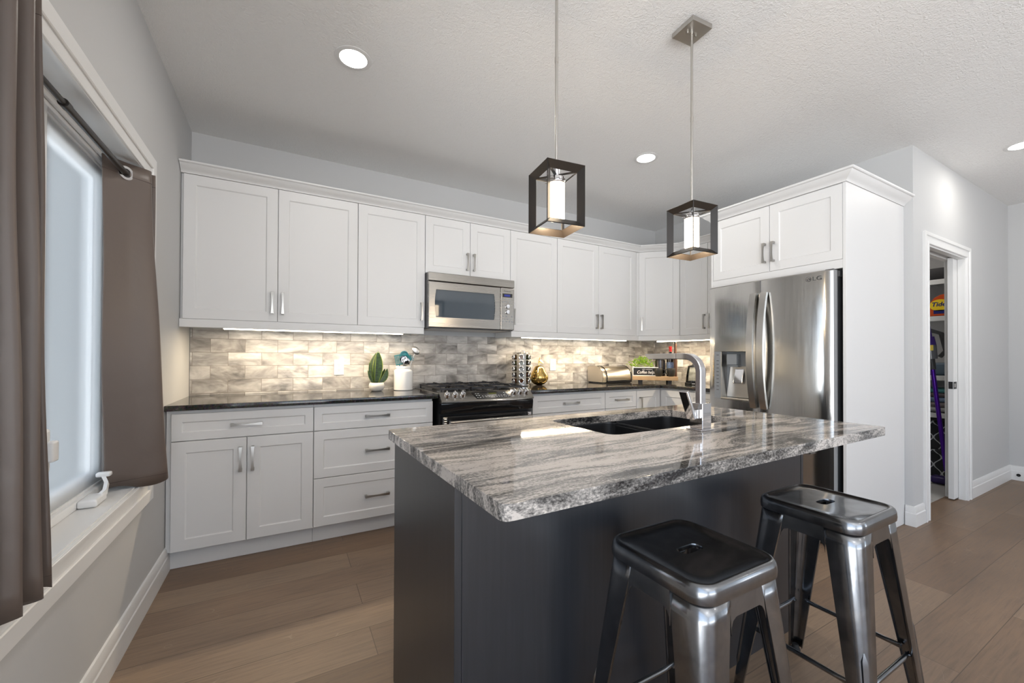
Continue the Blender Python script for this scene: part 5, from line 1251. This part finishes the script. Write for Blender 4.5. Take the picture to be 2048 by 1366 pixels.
# utensil crock
crk = thing('utensil_crock', 'white ribbed ceramic crock of kitchen utensils left of the range', 'crock', (1.395, -.165, CT)); ccx, ccy = 1.395, -.165
pr = [(0, 0), (.070, 0), (.0745, .004)]
for i in range(14): z = .012 + .0095 * i; pr += [(.0748, z), (.0738, z + .0045)]
pr += [(.0745, .148), (.071, .158), (.060, .166), (.0565, .169), (.0565, .174), (.0595, .177), (.0595, .190), (.0575, .192), (.0535, .192), (.0535, .178), (.053, .02), (0, .02)]
bm = NB(); lathe(bm, pr, c=(ccx, ccy, CT), n=44); obj('jar_body', bm, WHITECERAMIC, crk)
def utensil(name, label, lean, top, m, head, cat='utensil'):
    base = Vector((ccx + lean[0] * -.10, ccy + lean[1] * -.10, CT + .028)); tip = Vector((ccx + lean[0], ccy + lean[1], top))
    r = thing(name, label, cat, base, 0, 'utensils in the white crock'); bm = NB(); ax = (tip - base).normalized()
    cyl(bm, base, tip - ax * .03, .0042, 10); obj('handle', bm, m, r)
    S = ax.cross(Vector((0, -1, 0))).normalized(); Nn = S.cross(ax).normalized(); M = Matrix((S, ax, Nn)).transposed().to_4x4(); M.translation = tip
    bm = NB(); head(bm, M); obj('head', bm, m, r, smooth=45); return r
def ladle_head(bm, M):
    prf = [(0, -.020), (.012, -.0185), (.022, -.013), (.029, -.004), (.031, .004), (.0295, .0045), (.0275, -.003), (.021, -.011), (.011, -.0165), (0, -.018)]
    lathe(bm, prf, M=M @ Matrix.Translation((0, -.004, .008)) @ Matrix.Rotation(math.radians(20), 4, 'X'), n=28); cyl(bm, M @ Vector((0, -.045, -.006)), M @ Vector((0, -.028, .006)), .004, 10)
def spoon_head(bm, M): 
    b = bmesh.new(); bmesh.ops.create_uvsphere(b, u_segments=20, v_segments=10, radius=1); bmesh.ops.transform(b, matrix=M @ Matrix.Diagonal((.026, .036, .006, 1)), verts=b.verts); merge(bm, b)
def turner_head(bm, M):
    for k in range(5): box(bm, -.026 + k * .0115, -.020 + k * .0115, -.03, .045, -.001, .001, .001, M=M)
    box(bm, -.027, .027, .040, .048, -.001, .001, .0006, M=M); box(bm, -.027, .027, -.034, -.026, -.001, .001, .0006, M=M)
def comb_head(bm, M):
    for k in range(9):
        a = math.radians(-100 + 25 * k); box(bm, -.002, .002, .010, .036, -.012, .012, .001, M=M @ Matrix.Rotation(a, 4, 'Z'))
    lathe(bm, [(0, -.010), (.017, -.010), (.017, .010), (0, .010)], M=M, n=20)
def hoop_head(bm, M):
    sweep(bm, [M @ Vector((.030 * math.cos(2 * PI * i / 26), .034 * math.sin(2 * PI * i / 26), 0)) for i in range(26)], rect(.006, .018), closed=True, up=(M.to_3x3() @ Vector((0, 0, 1))))
    lathe(bm, [(0, 0), (.028, 0), (0, .002)], M=M @ Matrix.Scale(1.1, 4, (0, 1, 0)), n=24)
utensil('ladle', 'shiny steel ladle standing in the front of the white crock', (-.005, -.020), 1.170, CHROME, ladle_head)
utensil('serving_spoon', 'shiny steel serving spoon low in the crock, right of the ladle', (.020, -.022), 1.140, CHROME, spoon_head)
utensil('slotted_spoon', 'dark steel slotted spoon leaning out of the crock to the right', (.100, -.005), 1.232, NICKEL, lambda bm, M: spoon_head(bm, M @ Matrix.Rotation(math.radians(60), 4, 'Z')))
utensil('silicone_ladle', 'round teal silicone ladle standing highest in the crock', (.008, .010), 1.192, TEAL, hoop_head)
utensil('pasta_fork', 'toothed teal silicone pasta fork on the right side of the crock', (.046, .000), 1.165, TEAL, comb_head)
utensil('slotted_turner', 'teal slotted turner on the left side of the crock', (-.038, .000), 1.150, TEAL, turner_head)

# spice carousel
scx, scy = 2.482, -.185
car = thing('spice_carousel', 'stainless revolving spice rack right of the range', 'spice rack', (scx, scy, CT)); ca = math.radians(-30)
MC = Matrix.Translation((scx, scy, CT)) @ Matrix.Rotation(ca, 4, 'Z')
bm = NB(); lathe(bm, [(0, 0), (.086, 0), (.088, .003), (.088, .016), (.084, .019), (0, .019)], M=MC, n=40); obj('turntable', bm, CHROME, car)
bm = NB()
for k in range(6):
    Mk = MC @ Matrix.Rotation(PI / 3 * k + PI / 3, 4, 'Z')
    box(bm, .0615, .063, -.0135, .0135, .019, .300, .0003, M=Mk)
    Mk = MC @ Matrix.Rotation(PI / 3 * k, 4, 'Z')
    for q in range(6): box(bm, -.030, .030, -.0535, -.052, .019 + .0532 * q, .026 + .0532 * q, .0003, M=Mk)
obj('tower', bm, STEEL, car)
bm = NB(); lathe(bm, [(0, .3005), (.078, .3005), (.080, .303), (.078, .306), (.03, .310), (0, .311)], M=MC, n=40); obj('top_plate', bm, STEEL, car)
bm = NB(); tube(bm, [MC @ Vector((.028 * math.cos(PI * i / 12), 0, .309 + .024 * math.sin(PI * i / 12))) for i in range(13)], .0026, 8); obj('handle', bm, CHROME, car)
SPICE = [mat('spice %d' % i, c, .8) for i, c in enumerate(((.20, .06, .02), (.10, .08, .03), (.28, .12, .03), (.05, .035, .02), (.13, .14, .05)))]
first = None
for k in (0, 1, 2, 5):
    for j in range(5):
        rot = PI / 3 * k + ca; out = Vector((math.sin(rot), -math.cos(rot), 0)); base = Vector((scx, scy, CT + .050 + .0535 * j)) + out * .070
        lbl = 'spice jar in the revolving rack, %s on the side facing the %s' % (('lowest', 'second lowest', 'middle', 'second highest', 'topmost')[j], {0: 'camera', 1: 'refrigerator', 2: 'gold pear', 5: 'range'}[k])
        if first is None:
            first = thing('spice_jar', lbl, 'spice jar', (0, 0, 0), 0, 'spice jars in the revolving rack')
            Mx = Matrix.Rotation(PI / 2, 4, 'X')
            bm = NB(); lathe(bm, [(0, -.032), (.018, -.032), (.0205, -.028), (.0205, .012), (.0195, .0155), (0, .0155)], M=Mx, n=20); obj('jar', bm, JARGLASS, first, local=True)
            bm = NB(); lathe(bm, [(0, -.029), (.0175, -.029), (.0175, .006), (0, .006)], M=Mx, n=16); obj('spice', bm, SPICE[0], first, local=True)
            bm = NB(); lathe(bm, [(.0215, .010), (.0224, .012), (.0224, .020), (.0210, .022), (.0165, .0205), (.0160, .0160), (.0200, .0158)], M=Mx, n=24, cap=False); obj('lid', bm, CHROME, first, local=True)
            cur = first
        else: cur = dup(first, label=lbl)
        cur.location = base; cur.rotation_euler = (0, 0, rot)
        for ch in cur.children:
            if ch.name.startswith('spice'): ch.data = ch.data if cur is first else ch.data.copy(); ch.data.materials[0] = SPICE[(j * 3 + k * 2) % 5]
# gold pear
gp = thing('gold_pear', 'shiny gold pear ornament right of the spice rack', 'ornament', (2.700, -.150, CT)); gx, gy = 2.700, -.150
bm = NB(); b = bmesh.new(); prf = [(0, 0), (.030, .001), (.055, .012), (.078, .034), (.090, .062), (.089, .086), (.078, .112), (.063, .136), (.053, .156), (.045, .172), (.033, .183), (.016, .187), (0, .183)]
lathe(b, prf, n=40)
for v_ in b.verts:
    a = math.atan2(v_.co.y, v_.co.x); k = 1 + .018 * math.cos(6 * a) * min(1, v_.co.z / .05); v_.co.x *= k; v_.co.y *= k
bmesh.ops.transform(b, matrix=Matrix.Translation((gx, gy, CT)), verts=b.verts); merge(bm, b); obj('pear_body', bm, GOLD, gp, smooth=60)
bm = NB(); sweep(bm, [(gx, gy, CT + .180), (gx - .006, gy, CT + .215), (gx + .004, gy, CT + .245), (gx + .010, gy, CT + .262)], lambda t: circ(.0055 - .001 * t, 10)); obj('stem', bm, GOLD, gp)
leaf(gp, (gx - .004, gy - .002, CT + .222), (gx + .044, gy - .012, CT + .204), .040, (0, 0, .014), (-.2, -.8, .6), (GOLD, None), 'leaf', .1)

# bread box
bb = thing('bread_box', 'brushed stainless roll-top bread box with black trim', 'bread box', (3.61, -.14, CT))
BX0, BX1, BY0, BY1 = 3.395, 3.797, -.270, -.030
def bbprof(g=0.0):
    pts = [(BY1, .012), (BY0 + .010, .012)]
    for i in range(13):
        a = PI - (PI * .52) * i / 12; pts.append((BY0 + .115 + (.115 - g) * math.cos(a), .045 + (.132 - g) * max(0, math.sin(a)) ** .92))
    pts += [(BY1 - .03, .172 - g), (BY1, .160 - g)]
    return pts
def extr(bm, prof, x0, x1):
    a = [bm.verts.new((x0, y, CT + z)) for y, z in prof]; b = [bm.verts.new((x1, y, CT + z)) for y, z in prof]; k = len(prof)
    for i in range(k): bm.faces.new((a[i], a[(i + 1) % k], b[(i + 1) % k], b[i]))
    bm.faces.new(a[::-1]); bm.faces.new(b)
BRASSY = mat('champagne stainless', (0.66, 0.60, 0.51), 0.30, 1.0)
bm = NB(); extr(bm, bbprof(.004), BX0 + .004, BX1 - .004); obj('box_shell', bm, BRASSY, bb, smooth=40)
for x0, x1, n_ in ((BX0, BX0 + .006, 'L'), (BX1 - .006, BX1, 'R')):
    bm = NB(); extr(bm, bbprof(-.002), x0, x1); obj('end_trim', bm, BLACKGLOSS if n_ == 'R' else BRASSY, bb, smooth=40)
bm = NB(); extr(bm, bbprof(-.003), BX0 + .055, BX0 + .062); extr(bm, bbprof(-.003), BX0 + .0005, BX0 + .0035); obj('black_band', bm, BLACKGLOSS, bb, smooth=40)
bm = NB(); box(bm, BX0 + .062, BX1 - .004, BY0 - .006, BY0 + .02, CT + .008, CT + .030, .003); box(bm, BX0 + .01, BX1 - .01, BY0 + .01, BY1 - .01, CT, CT + .012); obj('black_base', bm, BLACKGLOSS, bb)

# tray stand in the corner: frame L runs along (1,-1)
TP = Vector((3.790, -.290, 0)); TU = Vector((1, -1, 0)).normalized(); TN = Vector((1, 1, 0)).normalized()
MT = Matrix((TU, TN, Vector((0, 0, 1)))).transposed().to_4x4(); MT.translation = Vector((TP.x, TP.y, CT))
tray = thing('serving_stand', 'maple serving board on low black feet across the corner', 'serving board', (TP.x, TP.y, CT), math.atan2(TU.y, TU.x))
TL, TD = .450, .235
TB = .074 - .006
bm = NB(); box(bm, 0, TL, 0, TD, .028, TB, .003, M=MT); obj('board', bm, WOODTAN, tray)
for a in (.08, TL - .08):
    for d_ in (.02, TD - .04):
        bm = NB(); box(bm, a - .02, a + .02, d_, d_ + .02, 0, .028, .001, M=MT); obj('leg', bm, BLACKMATTE, tray)
bz = CT + TB + .0003
# letter sign
sg = thing('chalk_sign', 'small black block sign with white coffee lettering in a white frame', 'sign', MT @ Vector((.13, .03, TB)), math.atan2(TU.y, TU.x))
sx0, sx1, sd = .000, .262, .090
bm = NB(); MZ = MT @ Matrix.Translation((0, 0, TB + .0003)); box(bm, sx0 + .008, sx1 - .008, sd + .002, sd + .030, .008, .088, M=MZ); obj('panel', bm, CHALK, sg)
bm = NB(); box(bm, sx0, sx1, sd, sd + .032, 0, .009, .001, M=MZ); box(bm, sx0, sx1, sd, sd + .032, .087, .096, .001, M=MZ); box(bm, sx0, sx0 + .009, sd, sd + .032, .008, .088, M=MZ); box(bm, sx1 - .009, sx1, sd, sd + .032, .008, .088, M=MZ); obj('sign_frame', bm, WHITEPAINT, sg)
Ms = facing(MZ @ Vector(((sx0 + sx1) / 2, sd + .0015, .0)), -TN)
text('lettering', 'LIFE HAPPENS', .0150, Ms @ Matrix.Translation((.020, .0705, 0)), WHITEPAINT, sg, sx=1.15)
text('script_lettering', 'Coffee helps', .046, Ms @ Matrix.Translation((0.008, .040, 0)), WHITEPAINT, sg, shear=.35, sx=.82, bold=.0004)
# leafy plant behind the sign
lp = thing('leafy_plant', 'bright green bushy little plant behind the coffee sign', 'potted plant', MZ @ Vector((.10, .12, 0)))
bm = NB(); lathe(bm, [(0, 0), (.036, 0), (.045, .075), (.041, .075), (.038, .06), (0, .06)], M=MZ @ Matrix.Translation((.100, .178, 0)), n=24); obj('plant_pot', bm, MATTECERAMIC, lp)
bm = NB(); rr = random.Random(3)
for i in range(340):
    th = rr.uniform(0, 2 * PI); ph = rr.uniform(0.0, 1.25); L_ = rr.uniform(.075, .150); d_ = Vector((math.sin(ph) * math.cos(th) * 1.25, math.sin(ph) * math.sin(th) * .42, math.cos(ph)))
    c0 = MZ @ Vector((.100, .178, .070)); p = c0 + TU * (d_.x * L_) + TN * (d_.y * L_) + Vector((0, 0, d_.z * L_ * .92))
    ax = (p - c0).normalized(); sd_ = ax.cross(Vector((rr.uniform(-1, 1), rr.uniform(-1, 1), rr.uniform(-.2, 1)))).normalized(); w = rr.uniform(.005, .009); l_ = rr.uniform(.014, .024); up_ = sd_.cross(ax)
    vs = [bm.verts.new(p - ax * l_ * .5), bm.verts.new(p + sd_ * w + up_ * .002), bm.verts.new(p + ax * l_ * .6), bm.verts.new(p - sd_ * w + up_ * .002)]; bm.faces.new(vs)
fo = obj('foliage', bm, LIME, lp, smooth=0, recalc=False)
bm = NB()
for i in range(16):
    th = 2 * PI * i / 16; c0 = MZ @ Vector((.100, .178, .055)); tube(bm, [c0, c0 + TU * (.05 * math.cos(th)) + TN * (.02 * math.sin(th)) + Vector((0, 0, .06))], .0012, 5)
obj('stems', bm, LIME, lp)
MUG = mat('ribbed charcoal stoneware', (0.028, 0.027, 0.024), 0.45)
def mug(a, d_, hz, label, ang):
    r = thing('mug', label, 'mug', MZ @ Vector((a, d_, 0)), 0, 'charcoal mugs on the serving board'); M = MZ @ Matrix.Translation((a, d_, .0003))
    b = bmesh.new(); lathe(b, [(0, 0), (.026, 0), (.030, .004), (.037, .030), (.0405, .060), (.041, .086), (.0395, .088), (.0375, .086), (.036, .055), (.030, .010), (0, .008)], n=48)
    for v_ in b.verts:
        rr_ = math.hypot(v_.co.x, v_.co.y)
        if rr_ > .02: q = 1 + .010 * math.cos(24 * math.atan2(v_.co.y, v_.co.x)); v_.co.x *= q; v_.co.y *= q
    bmesh.ops.transform(b, matrix=M, verts=b.verts); bm = NB(); merge(bm, b); obj('mug_body', bm, MUG, r, smooth=50)
    bm = NB(); Mh = M @ Matrix.Rotation(ang, 4, 'Z'); sweep(bm, [Mh @ Vector(p) for p in ((.038, 0, .074), (.058, 0, .072), (.066, 0, .055), (.060, 0, .032), (.037, 0, .020))], rect(.010, .006)); obj('handle', bm, MUG, r)
mug(.262, .018 + .028, 0, 'ribbed charcoal mug in front of the coffee sign, left of the pair', 0.0)
mug(.388, .018 + .028, 0, 'ribbed charcoal mug at the right end of the serving board', 2.6)
# canister, box of coffee, wine bottle, dark bottle
cn = thing('canister', 'tall dark metallic canister behind the mugs', 'canister', MZ @ Vector((.315, .14, 0)))
DARKSTEEL = mat('dark brushed metal', (.10, .095, .10), .25, 1.0)
bm = NB(); lathe(bm, [(0, 0), (.047, 0), (.049, .004), (.052, .165), (0, .165)], M=MZ @ Matrix.Translation((.286, .160, 0)), n=36); obj('canister_body', bm, DARKSTEEL, cn)
bm = NB(); lathe(bm, [(0, .1653), (.050, .1653), (.050, .176), (.02, .180), (0, .190)], M=MZ @ Matrix.Translation((.286, .160, 0)), n=36); obj('lid', bm, BLACKGLOSS, cn)
wb = thing('wine_bottle', 'dark wine bottle with a red foil neck behind the faucet spout', 'bottle', MZ @ Vector((.40, .13, 0))); Mw = MZ @ Matrix.Translation((.388, .150, 0))
bm = NB(); lathe(bm, [(0, 0), (.034, 0), (.037, .004), (.0375, .175), (.033, .200), (.019, .225), (.0145, .240), (.014, .260), (0, .260)], M=Mw, n=32); obj('bottle_body', bm, BOTTLE, wb)
bm = NB(); lathe(bm, [(.0145, .262), (.0150, .262), (.0150, .300), (.0162, .301), (.0162, .318), (0, .319)], M=Mw, n=24, cap=False); obj('foil_capsule', bm, RED, wb)
bm = NB(); lathe(bm, [(.0379, .06), (.0381, .06), (.0381, .150), (.0379, .150)], M=Mw, n=32, cap=False); obj('bottle_label', bm, LABELBLUE, wb)
dk = thing('dark_bottle', 'tall slim dark bottle at the right end of the serving board', 'bottle', MZ @ Vector((.43, .14, 0))); Mw = MZ @ Matrix.Translation((.432, .090, 0)) 
bm = NB(); lathe(bm, [(0, 0), (.0150, 0), (.0165, .003), (.0165, .230), (.0135, .262), (.0125, .300), (.0125, .345), (0, .346)], M=Mw, n=24); obj('bottle_body', bm, DARKWOOD, dk)
bm = NB(); lathe(bm, [(0, .3463), (.0135, .3463), (.0135, .362), (0, .363)], M=Mw, n=24); obj('cap', bm, BLACKMATTE, dk)
# kettle on the right run
kt = thing('electric_kettle', 'small electric kettle on a black power base beside the refrigerator', 'kettle', (4.12, -.78, CT)); kx, ky = 4.12, -.780
bm = NB(); lathe(bm, [(0, 0), (.078, 0), (.080, .003), (.080, .018), (.074, .022), (0, .022)], c=(kx, ky, CT), n=40); kb = obj('power_base', bm, BLACKGLOSS, kt)
kd = Vector((-.84, -.54, 0)).normalized(); kd = (CAM - Vector((kx, ky, CAM.z))).normalized(); bm = NB(); box(bm, -.014, .014, .008, .014, 0, .0008, M=facing(Vector((kx, ky, CT)) + kd * .0803, kd)); obj('printed_mark', bm, WHITEPAINT, kb)
bm = NB(); lathe(bm, [(.0, .024), (.066, .024), (.070, .030), (.068, .075), (.060, .130), (.052, .170), (.050, .172)], c=(kx, ky, CT), n=40, cap=False); obj('glass_body', bm, KETTLEGLASS, kt)
bm = NB(); lathe(bm, [(0, .172), (.052, .172), (.052, .184), (.030, .192), (.010, .194), (.010, .204), (0, .205)], c=(kx, ky, CT), n=36); lathe(bm, [(.066, .022), (.0712, .022), (.0712, .034), (.066, .034)], c=(kx, ky, CT), n=36, cap=False); obj('lid', bm, BLACKGLOSS, kt)
hd = Vector((.25, -.97, 0)).normalized(); bm = NB(); c_ = Vector((kx, ky, CT)); sweep(bm, [c_ + hd * .050 + Vector((0, 0, .178)), c_ + hd * .100 + Vector((0, 0, .180)), c_ + hd * .112 + Vector((0, 0, .150)), c_ + hd * .108 + Vector((0, 0, .08)), c_ + hd * .070 + Vector((0, 0, .050))], rect(.022, .014)); obj('handle', bm, BLACKGLOSS, kt)

# ------------------------------------------------------------------ pantry contents
SX0, SX1 = 6.22, XF - .121
WIRE = mat('white coated wire', (.72, .73, .73), .4)
shl = [(1.965, 'wire shelf at the top of the pantry'), (1.600, 'pantry shelf under the orange detergent bottle'), (1.010, 'pantry shelf behind the upper part of the vacuum'), (0.640, 'pantry shelf above the trellis print bins')]
for z, lab in shl:
    s_ = thing('pantry_shelf', 'white ' + lab, 'shelf', (SX0, -1.9, z), 0, 'white shelves in the pantry')
    bm = NB()
    for k in range(20): cyl(bm, (SX0 + .005, -2.15 + k * .061, z), (SX1, -2.15 + k * .061, z), .0028, 6)
    obj('wires', bm, WIRE, s_)
    bm = NB(); box(bm, SX0, SX0 + .008, -2.185, -.952, z - .045, z + .004, .003); obj('front_lip', bm, WIRE, s_)
def solidbottle(): pass
td = thing('detergent_bottle', 'orange laundry detergent bottle on the upper pantry shelf', 'detergent bottle', (6.33, -1.86, 1.57))
bm = NB(); b = bmesh.new(); prof = [(-.145, .0), (.135, .0), (.150, .02), (.150, .09), (.135, .135), (.100, .165), (.055, .182), (.0, .188), (-.055, .182), (-.105, .160), (-.140, .120), (-.155, .07), (-.155, .02)]
fr0 = [b.verts.new((6.27, -2.025 - y * .9, 1.6055 + z * 1.18)) for y, z in prof]; f1 = [b.verts.new((6.255, -2.025 - y * .83, 1.6115 + z * 1.11)) for y, z in prof]; bk0 = [b.verts.new((6.38, -2.025 - y * .9, 1.6055 + z * 1.18)) for y, z in prof]
b.faces.new(f1); b.faces.new(bk0[::-1])
for A_, B_ in ((f1, fr0), (fr0, bk0)):
    for i in range(len(prof)): b.faces.new((A_[i], A_[(i + 1) % len(prof)], B_[(i + 1) % len(prof)], B_[i]))
bmesh.ops.recalc_face_normals(b, faces=b.faces); merge(bm, b); tb = obj('bottle_body', bm, ORANGE, td)
bm = NB(); lathe(bm, [(.0, 0), (.068, 0), (.068, .001), (0, .001)], M=facing((6.2545, -1.975, 1.715), (-1, 0, 0)) @ Matrix.Diagonal((1.1, .85, 1, 1)), n=32); lb = obj('printed_label', bm, YELLOW, tb)
text('brand_letters', 'Tide', .058, facing((6.2530, -1.965, 1.722), (-1, 0, 0)), NAVY, lb, shear=.2, bold=.0015)
bm = NB(); box(bm, 6.2535, 6.2545, -2.11, -1.93, 1.630, 1.668, 0); obj('label_band', bm, NAVY, tb)
vac = thing('stick_vacuum', 'purple and grey cordless stick vacuum leaning inside the pantry door', 'vacuum cleaner', (6.02, -1.72, 0.01))
vt = Vector((5.86, -1.980, 1.20)); vb = Vector((6.06, -1.925, .10)); va = (vb - vt).normalized()
vt = Vector((5.93, -2.006, 1.12)); vb = Vector((5.97, -2.088, .13)); va = (vb - vt).normalized()
bm = NB(); cyl(bm, vt - va * -.0, vb, .0165, 20); obj('wand', bm, PURPLE, vac)
bm = NB(); cyl(bm, vt + va * .04, vt - va * .06, .024, 20); obj('collar', bm, DARKGREY, vac)
bm = NB(); cyl(bm, vt - va * .06, vt - va * .19, .043, 28, r2=.047); bn = obj('dust_bin', bm, mat('smoky clear bin', (.16, .17, .19), .15, 0, .6), vac)
bm = NB(); cyl(bm, vt - va * .19, vt - va * .27, .047, 28, r2=.040); cyl(bm, vt - va * .27, vt - va * .40, .026, 20, r2=.022); obj('motor_housing', bm, mat('purple plastic', (.05, .02, .20), .3), vac)
bm = NB(); q0 = vt - va * .20 + Vector((.03, -.05, 0)); sweep(bm, [vt - va * .34, vt - va * .30 + Vector((.06, -.075, 0)), q0 + Vector((.035, -.045, -.06)), vt - va * .10 + Vector((.03, -.055, -.02))], rect(.03, .03)); obj('grip', bm, DARKGREY, vac)
cdir = Vector((-1, -.28, 0)).normalized(); p_ = vt - va * .165 + cdir * .0475; bm = NB(); box(bm, -.022, .022, -.026, .026, 0, .001, M=facing(p_, cdir)); obj('printed_label', bm, YELLOW, bn)
bm = NB(); box(bm, vb.x - .06, vb.x + .06, vb.y - .012, vb.y + .10, .012, .075, .02, 3); obj('floor_head', bm, mat('dark purple plastic', (.03, .015, .10), .35), vac)
BINF = TRELLIS
def fbin(z0, z1, x0, y0, y1, label):
    r = thing('fabric_bin', label, 'storage bin', (x0 + .2, (y0 + y1) / 2, z0), 0, 'trellis print bins in the pantry'); bm = NB(); box(bm, x0, x0 + .36, y0, y1, z0, z1, .012, 3); obj('bin_body', bm, BINF, r)
    bm = NB(); box(bm, x0 - .004, x0 + .364, y0 - .004, y1 + .004, z1 - .045, z1 + .002, .010, 3); obj('lid', bm, BINF, r)
fbin(.0, .270, 6.27, -2.15, -1.55, 'charcoal bin with white trellis print on the pantry floor')
fbin(.275, .560, 6.27, -2.15, -1.55, 'charcoal bin with white trellis print stacked on another')
for k, (z, h, c, n_) in enumerate(((.645, .055, (.36, .36, .37), 'pale grey'), (.7015, .045, (.22, .19, .20), 'mauve grey'), (.7475, .050, (.16, .22, .34), 'slate blue'), (.7985, .042, (.13, .11, .12), 'charcoal'), (.8415, .038, (.08, .26, .27), 'teal'))):
    r = NB(); box(r, 6.25, 6.60, -2.10 + .01 * k, -1.60, z, z + h, h * .45, 4); o = obj('folded_cloth', r, mat('cloth ' + n_, c, .9, bump=.4, bscale=60, bdist=.004), smooth=80); tag(o, '%s folded cloth in the pile on the pantry shelf' % n_, 'folded cloth', 'folded cloths in the pantry')
bm = NB(); box(bm, 6.26, 6.60, -2.12, -1.62, 1.0145, 1.14, .02, 3); tag(obj('storage_box', bm, mat('dusty blue plastic', (.10, .15, .20), .5)), 'dark blue box behind the vacuum on the pantry shelf', 'box')
bm = NB(); box(bm, 6.26, 6.62, -2.10, -1.40, 1.9695, 2.09, .01, 2); tag(obj('storage_box', bm, mat('black cardboard', (.02, .02, .022), .6)), 'black box on the top pantry shelf', 'box')
bm = NB(); box(bm, 6.245, 6.60, -2.14, -1.66, .5625, .632, .012, 2); 
for k in range(4): box(bm, 6.240, 6.605, -2.145, -1.655, .570 + k * .016, .577 + k * .016, .003)
tag(obj('wicker_tray', bm, BLACKMATTE), 'black woven tray on top of the trellis print bins', 'tray')
area('pantry_area_light', (5.6, -1.55, H - .02), (0, 0, -1), .3, .3, 6, (1, .93, .85))  # bare area light out of view, no fixture modelled
